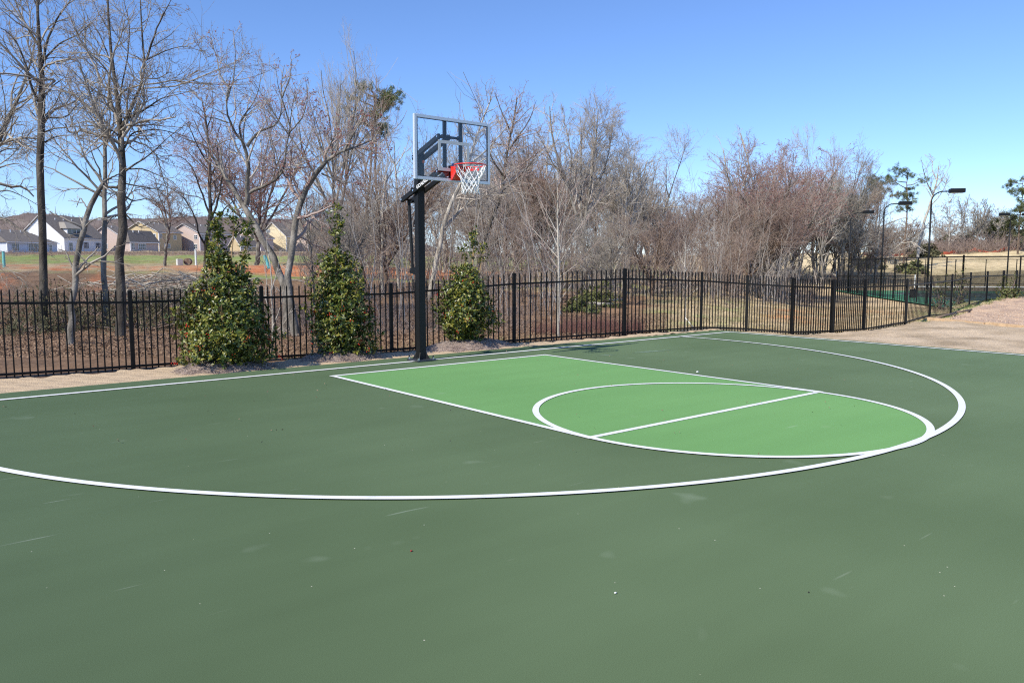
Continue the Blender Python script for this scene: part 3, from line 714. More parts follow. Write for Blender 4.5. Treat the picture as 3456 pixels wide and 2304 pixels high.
def auto_stems(rng, H, kind):
    """generic skeletons, local coordinates, base at origin"""
    S = []
    def stem(p0, d, L, r, r1, wig, trop, K=8, main=False):
        d = np.array(d, float); pts = [np.array(p0, float)]; dd = d/np.linalg.norm(d)
        for i in range(K):
            dd = dd+rng.normal(size=3)*wig+np.array([0, 0, trop]); dd /= np.linalg.norm(dd); pts.append(pts[-1]+dd*L/K)
        S.append((pts, np.linspace(r, r1, K+1), main)); return np.array(pts)
    r0 = H*.0125
    if kind in ('vase', 'bushy'):
        h0 = H*(.28 if kind == 'vase' else .18)
        tr = stem((0, 0, -.3), (rng.normal()*.05, rng.normal()*.05, 1), h0+.3, r0, r0*.8, .05, .05, main=False)
        n = 6 if kind == 'vase' else 8
        for i in range(n):
            a = 2*math.pi*i/n+rng.uniform(-.4, .4); sp = rng.uniform(.18, .55) if kind == 'vase' else rng.uniform(.3, .85)
            L = H*(.74 if kind == 'vase' else .78)*rng.uniform(.8, 1.05)*(1-.2*sp)
            q = stem(tr[-1-(i % 3)], (math.cos(a)*sp, math.sin(a)*sp, 1), L, r0*.55, r0*.10, .12, .06)
            for j in range(2):
                k = rng.integers(2, 6); a2 = a+rng.uniform(-1.3, 1.3); stem(q[k], (math.cos(a2)*.8, math.sin(a2)*.8, .9), L*(1-k/9)*rng.uniform(.6, .9), r0*.28, r0*.07, .14, .08)
    elif kind == 'slim':
        tr = stem((0, 0, -.3), (rng.normal()*.04, rng.normal()*.04, 1), H+.3, r0*.85, r0*.08, .035, .02, 12, main=False)
        for i in range(16):
            t = rng.uniform(.3, .93); k = int(t*12); a = rng.uniform(0, 6.28); L = H*.30*(1.15-t)*rng.uniform(.6, 1.2)
            stem(tr[k], (math.cos(a)*.7, math.sin(a)*.7, .9), L+.8, r0*.30*(1.1-t), r0*.05, .12, .08, 6)
    elif kind == 'fork':
        tr = stem((0, 0, -.3), (rng.normal()*.08, rng.normal()*.08, 1), H*.38, r0*1.1, r0*.85, .06, .03)
        for i in range(3):
            a = 2*math.pi*i/3+rng.uniform(-.5, .5); q = stem(tr[-1], (math.cos(a)*.35, math.sin(a)*.35, 1), H*.62*rng.uniform(.85, 1.05), r0*.65, r0*.09, .12, .05, 10)
            for j in range(5):
                k = rng.integers(1, 8); a2 = rng.uniform(0, 6.28); stem(q[k], (math.cos(a2)*.9, math.sin(a2)*.9, .7), H*.30*(1-k/12)*rng.uniform(.7, 1.2), r0*.26, r0*.06, .14, .06)
    return S

# ------------------------------------------------------------------ traced foreground trees
def traced(name, base, D, stems, label, bk, tw, bud=None, seed=1, group=None, dv=.16, cat='tree', **kw):
    rng = np.random.default_rng(seed)
    bx, by = base; P = at(bx, by, D); g = np.array([P[0], P[1], gz(P[0], P[1])])
    root = empty(name, g); tag(root, label, cat, group)
    L = []
    done = []
    for s in stems:
        pts, r, main = s
        # depth drift along the limb; starts from the parent limb's depth at the joint
        D0 = D; 
        if done:
            best = None
            for (pp, dd) in done:
                for (a, b_), d_ in zip(pp, dd):
                    e = (a-pts[0][0])**2+(b_-pts[0][1])**2
                    if best is None or e < best[0]: best = (e, d_)
            D0 = best[1]
        n = len(pts); dpx = np.concatenate([[0], np.cumsum(np.hypot(*np.diff(np.array(pts, float), axis=0).T))])*D/F
        slope = rng.uniform(-1, 1)*(.55 if not main else .06)
        Dd = D0+dpx*slope
        P3 = [at(a, b_, q)-g for (a, b_), q in zip(pts, Dd)]
        if main and not done: P3[0] = np.array([P3[0][0], P3[0][1], -.25])
        # dense interpolation for nearest search
        tt = np.linspace(0, n-1, n*6); pi = np.array(pts, float)
        done.append((np.stack([np.interp(tt, np.arange(n), pi[:, 0]), np.interp(tt, np.arange(n), pi[:, 1])], 1), np.interp(tt, np.arange(n), Dd)))
        r = np.array(r, float)*.84
        if len(r) == 2 and n > 2: r = np.linspace(r[0], r[1], n)
        if not main: r = r*np.linspace(.9, .5, len(r))
        L.append((P3, r*D/F, main))
    build_tree(L, rng, bk, tw, bud, parent=root, **kw)
    return root

traced('bare_tree', (146, 1100), 20, [
  ([(146, 1100), (144, 1000), (143, 900), (140, 700), (140, 500), (138, 400), (138, 312), (143, 214), (129, 147), (129, 67), (129, 0), (125, -150), (128, -260)], [19, 16, 14.5, 14, 13.5, 13, 12, 9, 7, 5.5, 5, 3.5, 2], True),
  ([(143, 214), (155, 156), (178, 90), (205, 40), (240, 5), (265, -60), (280, -180)], [6.5, 2], False),
  ([(150, 205), (175, 170), (215, 137), (262, 122), (300, 85), (320, 70), (345, 40)], [4.5, 1.5], False),
  ([(152, 200), (185, 194), (260, 194), (325, 190)], [2.5, 1.2], False),
  ([(130, 345), (105, 300), (95, 240), (70, 170), (50, 130), (20, 100), (0, 92), (-60, 80)], [6, 2], False),
  ([(150, 400), (180, 395), (222, 402), (250, 365), (290, 330), (330, 305), (385, 300)], [5, 1.5], False),
  ([(150, 392), (185, 355), (205, 310), (250, 260)], [3.5, 1.5], False),
  ([(152, 445), (185, 432), (240, 430), (310, 422), (380, 430)], [4, 1.2], False),
  ([(152, 480), (185, 460), (250, 455), (330, 462), (400, 468)], [4, 1.2], False),
  ([(128, 150), (95, 100), (75, 60), (55, 20), (45, -40), (20, -160)], [6, 2], False),
  ([(145, 325), (190, 280), (210, 270), (250, 230)], [3.5, 1.5], False),
  ([(129, 30), (105, -20), (90, -100), (60, -220)], [4, 1.5], False),
  ([(129, 10), (160, -60), (190, -150), (200, -260)], [4, 1.5], False),
 ], 'tall straight dark-trunked bare tree farthest left, standing clear behind the fence', B_DARK, T_GREY, BUDL, 11, budn=2)
traced('bare_tree', (-150, 1120), 22, [
  ([(-150, 1120), (-120, 900), (-70, 700), (-30, 560), (0, 455), (35, 385), (60, 345), (80, 290), (100, 230), (118, 165), (125, 100)], [20, 18, 14, 12, 10, 8, 6, 5, 4, 3, 2], True),
  ([(-70, 700), (-30, 650), (30, 640), (90, 670), (140, 700)], [5, 1.5], False),
  ([(-40, 590), (10, 560), (60, 550), (110, 580)], [5, 1.5], False),
  ([(-20, 520), (30, 500), (80, 505), (110, 540)], [4, 1.5], False),
  ([(-90, 760), (-40, 730), (20, 740), (90, 790), (120, 840)], [5, 1.5], False),
  ([(0, 455), (20, 400), (15, 330), (0, 250), (-10, 170)], [4, 1.5], False),
  ([(-60, 680), (-80, 560), (-60, 420), (-90, 260)], [7, 2], False),
  ([(-110, 850), (-60, 860), (20, 900), (90, 960)], [4, 1.2], False),
 ], 'slanting bare tree entering from the left edge with drooping twigs', B_GREY, T_GREY, None, 12, trop=-.02, dens=(3.8, 5.4, 8))
traced('bare_tree', (237, 1165), 16, [
  ([(237, 1165), (241, 1090), (243, 1050), (252, 940), (262, 850), (274, 800), (285, 760), (310, 680), (335, 635), (348, 620)], [17, 14, 12, 11.5, 11, 11, 10.5, 10, 9, 8], True),
  ([(348, 622), (336, 595), (318, 575), (290, 545), (280, 520), (270, 480), (255, 440), (230, 370), (210, 320), (205, 270)], [7, 2], False),
  ([(345, 615), (375, 600), (402, 588), (430, 560)], [6, 2], False),
  ([(340, 600), (335, 570), (318, 540), (305, 500), (300, 470)], [4.5, 2], False),
  ([(283, 768), (300, 752), (330, 735), (350, 735), (372, 745)], [4, 1.5], False),
  ([(300, 710), (270, 665), (262, 690), (258, 700)], [3, 1.5], False),
  ([(243, 900), (232, 870), (222, 848), (205, 842)], [4, 1.5], False),
  ([(278, 790), (250, 790), (225, 800)], [3, 1.2], False),
 ], 'leaning crooked bare tree bending right, second from the left behind the fence', B_GREY, T_GREY, None, 13)
traced('bare_tree', (352, 1010), 21, [
  ([(352, 1020), (350, 860), (350, 700), (353, 600), (357, 500), (360, 440), (345, 400), (320, 370), (280, 340), (240, 310), (180, 290)], [12, 10, 9, 8, 7, 6, 5, 4, 3.5, 3, 2], True),
  ([(357, 480), (385, 420), (382, 380), (400, 340), (420, 300)], [4, 1.5], False),
  ([(353, 560), (375, 540), (390, 500)], [3, 1.5], False),
  ([(354, 540), (330, 500), (300, 470), (290, 430)], [3, 1.5], False),
  ([(351, 770), (380, 730), (430, 720), (480, 730)], [3, 1.5], False),
 ], 'slender grey bare tree between the leaning tree and the big forked tree', B_GREY, T_GREY, None, 14)
traced('bare_tree', (402, 1100), 18, [
  ([(400, 1100), (404, 1000), (408, 900), (409, 800), (411, 700), (412, 600), (412, 480), (405, 410), (390, 350), (393, 260), (375, 200), (365, 120), (362, 0), (358, -120), (350, -220)], [21, 18, 17, 17, 16.5, 14, 12, 10, 8.5, 7, 6, 5, 4, 3, 2], True),
  ([(412, 430), (440, 370), (475, 300), (490, 220), (480, 130), (475, 40), (472, -30), (468, -160)], [9, 2.5], False),
  ([(492, 205), (520, 120), (555, 40), (575, 10), (590, -40)], [5, 1.5], False),
  ([(425, 398), (480, 375), (520, 350), (545, 330), (600, 320), (670, 300)], [5.5, 1.5], False),
  ([(490, 205), (560, 170), (620, 155), (690, 175)], [3.5, 1.2], False),
  ([(420, 580), (460, 550), (510, 520), (560, 470), (640, 410)], [5, 1.5], False),
  ([(420, 500), (440, 450), (520, 435), (600, 450), (650, 470)], [4.5, 1.5], False),
  ([(425, 570), (490, 570), (530, 590), (590, 615), (640, 690)], [3.5, 1.2], False),
  ([(425, 620), (500, 635), (560, 645), (600, 680), (660, 730)], [3.5, 1.2], False),
  ([(400, 380), (410, 290), (430, 200), (440, 80), (415, 0), (420, -100)], [4.5, 1.5], False),
  ([(395, 310), (370, 200), (330, 100), (300, 70), (280, 20)], [4.5, 1.5], False),
  ([(412, 600), (400, 635), (375, 632), (356, 628), (348, 622)], [8, 7], False),
  ([(410, 690), (390, 650), (372, 635)], [6, 4], False),
  ([(420, 660), (450, 680), (500, 668), (540, 690), (570, 670)], [4, 1.2], False),
  ([(412, 470), (380, 440), (330, 430), (290, 450)], [3.5, 1.2], False),
  ([(365, 100), (330, 40), (300, -30)], [3, 1.2], False),
  ([(420, 720), (470, 770), (520, 745), (560, 760)], [4, 1.2], False),
 ], 'thick-trunked tall forked bare tree, crossed by the leaning tree\'s top', B_DARK, T_GREY, BUDL, 15, budn=2)
traced('bare_tree', (690, 1000), 25, [
  ([(688, 1010), (692, 900), (697, 830), (712, 740), (710, 650), (705, 520), (700, 430), (690, 380), (680, 330)], [9, 9, 9, 8, 6, 5, 4, 3, 2], True),
  ([(712, 740), (735, 680), (745, 620), (760, 560), (775, 520)], [6, 2], False),
  ([(697, 830), (672, 800), (660, 730), (620, 665), (560, 625), (520, 620)], [5, 1.5], False),
  ([(712, 735), (680, 650), (650, 560), (600, 520), (540, 530)], [5, 1.5], False),
  ([(708, 600), (740, 540), (730, 470), (745, 420)], [4, 1.5], False),
  ([(706, 560), (670, 500), (640, 430), (610, 400)], [4, 1.5], False),
  ([(715, 770), (760, 700), (800, 670), (830, 640)], [4, 1.5], False),
  ([(700, 430), (720, 370), (716, 300)], [3, 1.2], False),
 ], 'dark slim bare tree with red-brown twigs just left of the Y-shaped tree', B_DARK, T_BRWN, BUD, 16, budn=2)
traced('bare_tree', (978, 1190), 18.5, [
  ([(985, 1190), (976, 1080), (966, 1010), (955, 950), (930, 885), (880, 800), (850, 735), (832, 700), (812, 675), (790, 640), (765, 610), (752, 590), (745, 560), (735, 535), (700, 510)], [21, 18, 16, 15, 14, 13, 13, 12, 9, 8, 8, 7, 6, 5, 3], True),
  ([(832, 690), (832, 647), (837, 606), (838, 560), (832, 504), (819, 484), (799, 448), (773, 417), (765, 390), (763, 361), (768, 310), (778, 260)], [12, 3], False),
  ([(834, 495), (840, 489), (855, 458), (886, 438), (921, 433), (940, 415), (947, 397), (952, 330), (950, 270), (960, 220)], [8, 2], False),
  ([(822, 487), (809, 453), (809, 407), (835, 376), (865, 330), (875, 300), (885, 220)], [6, 1.5], False),
  ([(836, 654), (875, 634), (932, 611), (962, 575), (960, 540), (962, 519), (972, 478), (980, 427), (983, 366), (1000, 300)], [8, 2], False),
  ([(962, 572), (1000, 570), (1050, 560), (1100, 570)], [4, 1.5], False),
  ([(770, 415), (730, 400), (700, 395), (690, 380)], [3.5, 1.2], False),
  ([(773, 300), (740, 250), (730, 180), (700, 130)], [4, 1.2], False),
  ([(765, 340), (790, 260), (795, 180), (788, 110)], [4, 1.2], False),
  ([(952, 330), (980, 260), (985, 200)], [3.5, 1.2], False),
  ([(975, 450), (1020, 400), (1040, 330), (1030, 260)], [4, 1.2], False),
  ([(930, 611), (920, 590), (900, 575), (870, 570)], [3, 1.2], False),
  ([(980, 430), (960, 360), (940, 300), (930, 230)], [3.5, 1.2], False),
 ], 'pale limbed Y-shaped bare tree with twisting trunk, above the leftmost holly', B_GREY, T_PALE, BUD, 17, budn=3, buds=.016)
traced('bare_tree', (1000, 1200), 18.2, [
  ([(1010, 1200), (990, 1100), (972, 1000), (967, 912), (985, 865), (995, 785), (995, 734), (1008, 688), (1034, 626), (1074, 591), (1095, 550), (1095, 524), (1110, 514), (1161, 512), (1212, 494), (1260, 470)], [20, 18, 15, 13, 13, 13, 12, 12, 11, 10, 9, 7, 6, 5, 3.5, 2], True),
  ([(1085, 585), (1130, 606), (1176, 616), (1233, 632)], [4.5, 1.5], False),
  ([(1100, 520), (1130, 460), (1150, 400), (1140, 350)], [4, 1.5], False),
  ([(1161, 512), (1200, 440), (1230, 390), (1240, 350)], [4, 1.5], False),
  ([(1095, 545), (1080, 480), (1060, 420), (1070, 370)], [4, 1.5], False),
  ([(1200, 498), (1260, 430), (1300, 400)], [3, 1.5], False),
  ([(1200, 498), (1260, 510), (1310, 530)], [3, 1.5], False),
  ([(995, 760), (975, 690), (940, 680), (935, 740)], [3.5, 1.2], False),
 ], 'bare tree with curving pale trunk arching right into a red-budded crown', B_GREY, T_RED, BUD, 18, budn=7, buds=.014, dens=(4.5, 6, 9))
traced('bare_tree', (1455, 960), 30, [
  ([(1440, 1000), (1460, 943), (1474, 867), (1493, 776), (1503, 728), (1527, 666), (1556, 623), (1580, 561), (1608, 456), (1640, 380), (1660, 330)], [11, 10, 10, 9.5, 8.5, 8, 7, 6, 4, 3, 2], True),
  ([(1500, 772), (1541, 723), (1575, 695), (1618, 656), (1661, 632), (1723, 613), (1780, 560)], [8, 2], False),
  ([(1618, 656), (1680, 660), (1740, 650), (1790, 655)], [3.5, 1.2], False),
  ([(1580, 561), (1650, 500), (1700, 440), (1740, 400)], [5, 1.5], False),
  ([(1600, 480), (1570, 420), (1560, 370)], [4, 1.5], False),
  ([(1541, 723), (1560, 640), (1600, 600), (1640, 590)], [4, 1.5], False),
 ], 'pale leaning bare tree right of the pole, passing behind the backboard', B_PALE, T_PALE, BUD, 19, rmin=.0045, budn=1)
traced('bare_tree', (1620, 850), 33, [
  ([(1600, 930), (1620, 850), (1637, 800), (1656, 742), (1685, 695), (1704, 609), (1706, 518), (1728, 432), (1740, 370), (1745, 330)], [9, 8, 8, 7, 7, 6, 5, 4, 3, 2], True),
  ([(1706, 520), (1750, 460), (1790, 400), (1810, 340)], [5, 1.5], False),
  ([(1704, 600), (1660, 540), (1640, 460), (1620, 380)], [5, 1.5], False),
  ([(1700, 640), (1760, 590), (1800, 540), (1830, 520)], [4, 1.5], False),
  ([(1720, 440), (1690, 370), (1670, 310)], [4, 1.5], False),
 ], 'dark-limbed bare tree with pinkish crown rising just right of the backboard', B_DARK, T_RED, BUD, 20, rmin=.005, budn=1)
traced('bare_tree', (1967, 960), 38, [
  ([(1967, 980), (1968, 900), (1967, 776), (1943, 719), (1905, 585), (1880, 530), (1866, 489), (1860, 440), (1857, 393), (1855, 360)], [11, 10, 8, 6, 5, 4.5, 4, 3.5, 2.5, 1.5], True),
  ([(1968, 790), (1972, 757), (1986, 680), (2000, 556), (2015, 441), (2015, 393), (2020, 370)], [8, 2], False),
  ([(1965, 760), (1960, 719), (1960, 585), (1962, 441), (1958, 390)], [7, 2], False),
  ([(1905, 590), (1870, 560), (1830, 480), (1810, 440)], [4, 1.5], False),
  ([(1920, 640), (1930, 540), (1915, 450), (1900, 400)], [4, 1.5], False),
  ([(1990, 660), (2040, 580), (2060, 480), (2070, 420)], [4, 1.5], False),
  ([(1967, 840), (2000, 830), (2040, 810), (2060, 790)], [3.5, 1.5], False),
  ([(1980, 720), (2040, 670), (2090, 640)], [3.5, 1.5], False),
 ], 'tall many-stemmed bare tree with upright fan of branches, behind the fence corner', B_GREY, T_PALE, None, 21, rmin=.005, ang=.55)
for i, (pts, D_, lab) in enumerate([
  ([(1345, 960), (1342, 800), (1340, 640), (1335, 560), (1330, 480)], 34, 'straight whitish thin trunk just left of the goal pole strut'),
  ([(1290, 1000), (1288, 850), (1290, 720), (1300, 620), (1310, 520)], 31, 'tan-barked trunk between the middle holly and the goal pole'),
  ([(1840, 960), (1838, 800), (1840, 640), (1848, 520), (1850, 440)], 44, 'pale trunk with a peeling pinkish patch left of the young tree'),
  ([(2100, 980), (2110, 860), (2130, 740), (2160, 640), (2185, 540)], 42, 'pale slanting trunk leaning right in the middle of the wood'),
  ([(2060, 985), (2085, 880), (2115, 820), (2110, 700), (2120, 600)], 40, 'twisted pale trunk right of the fence corner post'),
  ([(2470, 960), (2478, 880), (2480, 780), (2470, 660), (2450, 560), (2440, 500)], 62, 'bleached bare trunk topping the left edge of the right-hand wood'),
  ([(2560, 960), (2570, 860), (2560, 740), (2540, 620), (2520, 520), (2500, 450)], 64, 'tall bleached forked trunk standing above the red-budded crowns'),
  ([(2765, 960), (2768, 860), (2790, 800), (2780, 700), (2785, 600)], 100, 'crooked white trunk low at the right end of the wood'),
  ([(2815, 960), (2820, 860), (2835, 790), (2830, 700), (2840, 620)], 104, 'white-barked trunk just left of the tennis fence corner'),
 ]):
    base_ = pts[0]; rr_ = np.linspace(7.5, 1.5, len(pts)); st_ = [(pts, list(rr_), True)]; r9 = np.random.default_rng(300+i)
    for q in range(7):
        k_ = r9.integers(1, len(pts)-1); s_ = -1 if q % 2 else 1; x_, y_ = pts[k_]; w9 = r9.uniform(25, 75); h9 = r9.uniform(40, 130)
        st_.append(([(x_, y_), (x_+s_*w9*.5, y_-h9*.35), (x_+s_*w9*.8, y_-h9*.7), (x_+s_*w9, y_-h9)], [3.2, 1], False))
    traced('bare_tree', base_, D_, [([tuple(p) for p in a_], [q_*(.6 if D_ > 90 else .9) for q_ in b__], c_) for a_, b__, c_ in st_], lab, B_PALE if D_ < 90 else B_GREY, T_PALE, None, 320+i, 'bare woodland trees behind the fence', rmin=.007, dens=(1.6, 2.4, 3.4))
# young planted trees
traced('young_tree', (1884, 1135), 17.2, [
  ([(1884, 1135), (1885, 1050), (1884, 950), (1883, 800), (1882, 700), (1881, 620), (1880, 560)], [5.5, 5, 5, 4, 3, 2, 1], True),
  ]+[([(1883, y), (1883+s*w_*.45, y-h*.45), (1883+s*w_, y-h)], [2.0, .8], False) for (y, s, w_, h) in
     ((940, 1, 120, 90), (930, -1, 150, 120), (900, 1, 90, 160), (905, -1, 100, 150), (870, -1, 130, 150), (860, 1, 140, 190), (835, -1, 70, 170), (820, 1, 60, 150), (790, -1, 90, 170), (770, 1, 80, 190), (740, -1, 40, 150), (720, 1, 40, 140), (690, -1, 50, 110), (670, 1, 45, 100))],
  'pale straight young tree with upswept reddish twigs, just behind the fence', B_PALE, T_RED, BUD, 22, cat='young tree', rmin=.0028, dens=(2.2, 4.0, 5), ang=.55, trop=.14, K3=2, budn=1, buds=.008)
traced('young_tree', (2313, 1112), 19, [
  ([(2313, 1114), (2313, 1000), (2312, 900), (2313, 820)], [3.4, 3, 2, 1], True),
  ]+[([(2312, y), (2312+s*w_*.5, y-h*.45), (2312+s*w_, y-h)], [1.4, .7], False) for (y, s, w_, h) in
     ((1010, 1, 60, 60), (1000, -1, 65, 60), (980, 1, 50, 90), (975, -1, 50, 80), (950, 1, 40, 90), (945, -1, 40, 90), (920, 1, 30, 70), (900, -1, 25, 60))],
  'small pale staked sapling on the dry slope behind the fence', B_PALE, T_PALE, None, 23, cat='young tree', rmin=.0026, dens=(2.4, 4.0, 5), ang=.5, trop=.12)
P = at(2313, 1072, 18.9); Q = at(2350, 1113, 18.8)
tag(MB().tube(Q-np.array([0, 0, .03]), P, .012, seg=8).build('support_stake', mat('stake_wood', (.68, .66, .60), .7), smooth=True), 'pale diagonal stake propping the small sapling on the slope', 'stake')
# small multi-stem shrub between the first two hollies
traced('bare_shrub', (917, 1215), 14.6, [
  ([(917, 1222), (918, 1150), (922, 1080), (915, 1000), (918, 930), (905, 860), (900, 800)], [4.5, 4, 3.5, 3, 2.5, 2, 1.2], True),
  ([(922, 1100), (950, 1030), (960, 960), (975, 900)], [3, 1.2], False),
  ([(920, 1060), (895, 1010), (900, 930), (890, 880)], [3, 1.2], False),
  ([(920, 1130), (960, 1090), (985, 1040)], [2.5, 1.2], False),
  ([(920, 1160), (950, 1120), (975, 1110)], [2.5, 1.2], False),
  ([(917, 980), (940, 900), (945, 840)], [2.5, 1.2], False),
 ], 'pale leafless multi-stemmed shrub between the leftmost and middle hollies', B_PALE, T_PALE, None, 24, cat='shrub', rmin=.003, dens=(2.2, 4, 4))

# sprawling and slanting trees beyond the tennis fence
traced('bare_tree', (2954, 950), 100, [
  ([(2950, 968), (2955, 920), (2957, 870), (2966, 810), (2966, 774), (2990, 755), (3020, 745), (3060, 733)], [5, 5, 5, 4, 3, 2.5, 2, 1.5], True),
  ([(2957, 868), (2952, 830), (2942, 805), (2912, 780), (2895, 770)], [4.5, 1.5], False),
  ([(2957, 905), (2990, 861), (3015, 845), (3038, 822), (3074, 795), (3110, 783)], [5, 1.5], False),
  ([(2975, 878), (2930, 850), (2900, 850)], [3, 1.2], False),
  ([(3038, 822), (3080, 815), (3110, 840), (3130, 850)], [3, 1.2], False),
 ], 'sprawling pale bare tree with low spreading limbs behind the tennis fence', B_PALE, T_PALE, None, 25, rmin=.014, L1max=5, dens=(.8, 1.6, 3))
traced('bare_tree', (3098, 860), 125, [
  ([(3096, 880), (3101, 834), (3113, 780), (3122, 735), (3137, 699), (3149, 660), (3160, 625), (3165, 590), (3168, 560)], [5.5, 5, 5, 5, 4.5, 3.5, 3, 2, 1.5], True),
  ([(3137, 699), (3165, 670), (3190, 630), (3200, 580)], [3, 1.2], False),
  ([(3149, 660), (3130, 620), (3115, 570), (3110, 540)], [3, 1.2], False),
  ([(3155, 640), (3185, 600), (3205, 560)], [3, 1.2], False),
  ([(3162, 610), (3145, 570), (3150, 530)], [2.5, 1.2], False),
 ], 'slanting pale bare tree beside the nearest lamp on the hill edge', B_PALE, T_PALE, None, 26, rmin=.018, L1max=5, dens=(.8, 1.4, 2.6))

# ------------------------------------------------------------------ generic bare trees: prototypes, then copies
class Proto: pass
def make_proto(kind, seed, bk, tw, bud, H=14, **kw):
    rng = np.random.default_rng(seed)
    r = empty('bare_tree', (0, 0, 0)); build_tree(auto_stems(rng, H, kind), rng, bk, tw, bud, parent=r, **kw)
    p = Proto(); p.root = r; p.used = False; p.H = H
    p.ch = [c for c in COL.objects if c.parent == r]
    zs = np.empty(len(p.ch[1].data.vertices)*3, np.float32); p.ch[1].data.vertices.foreach_get('co', zs); z = np.sort(zs.reshape(-1, 3)[:, 2]); p.H = float(z[int(len(z)*.995)])
    return p
fk = dict(rmin=.0075, dens=(1.7, 3.2, 5.6), K3=2, L1max=4.0, ratio=(.5, .55, .55), wig=.2, trop=.06)
PR = {
 'vase1': make_proto('vase', 31, B_GREY, T_GREY, None, **fk), 'vase2': make_proto('vase', 32, B_GREY, T_PALE, None, **fk),
 'red1': make_proto('bushy', 33, B_GREY, T_RED, BUD, buds=.034, budn=2, **fk), 'red2': make_proto('vase', 34, B_DARK, T_BRWN, BUDL, buds=.034, budn=2, **fk),
 'fork1': make_proto('fork', 35, B_PALE, T_GREY, None, **fk), 'fork2': make_proto('fork', 36, B_GREY, T_BRWN, BUDL, buds=.025, budn=1, **fk),
 'slim1': make_proto('slim', 37, B_GREY, T_GREY, None, **fk), 'slim2': make_proto('slim', 38, B_BRWN, T_BRWN, None, **fk),
 'brown': make_proto('bushy', 39, B_BRWN, T_BRWN, None, **fk), 'slim3': make_proto('slim', 40, B_PALE, T_PALE, None, **fk), 'vase3': make_proto('vase', 46, B_PALE, T_GREY, None, **fk),
}
PR['fan'] = make_proto('vase', 45, B_GREY, T_PALE, BUDL, rmin=.005, dens=(1.8, 2.9, 4.2), K3=2, L1max=4.0, ratio=(.5, .55, .55), wig=.14, trop=.12, ang=.6, buds=.018, budn=1)
def tree_at(u, D, ytop, kind, label, group, wx=1.0, lean=0.0, name='bare_tree'):
    g = ground_at(u, D)
    H = (z_for(g[0], g[1], ytop)-g[2]); p = PR[kind]
    s = H/p.H
    if not p.used:
        p.used = True; r = p.root
    else:
        r = p.root.copy(); COL.objects.link(r)
        for c in p.ch:
            k = c.copy(); COL.objects.link(k); k.parent = r
    r.name = name
    r.location = (float(g[0]), float(g[1]), float(g[2])-.05); r.rotation_euler = (lean*math.cos(u), lean*math.sin(u), (u*1.7+D) % 6.28); r.scale = (s*wx, s*wx, s)
    for kx in ('label', 'category', 'group'):
        if kx in r: del r[kx]
    tag(r, label, 'tree', group)
    return r
GW = 'bare woodland trees behind the fence'
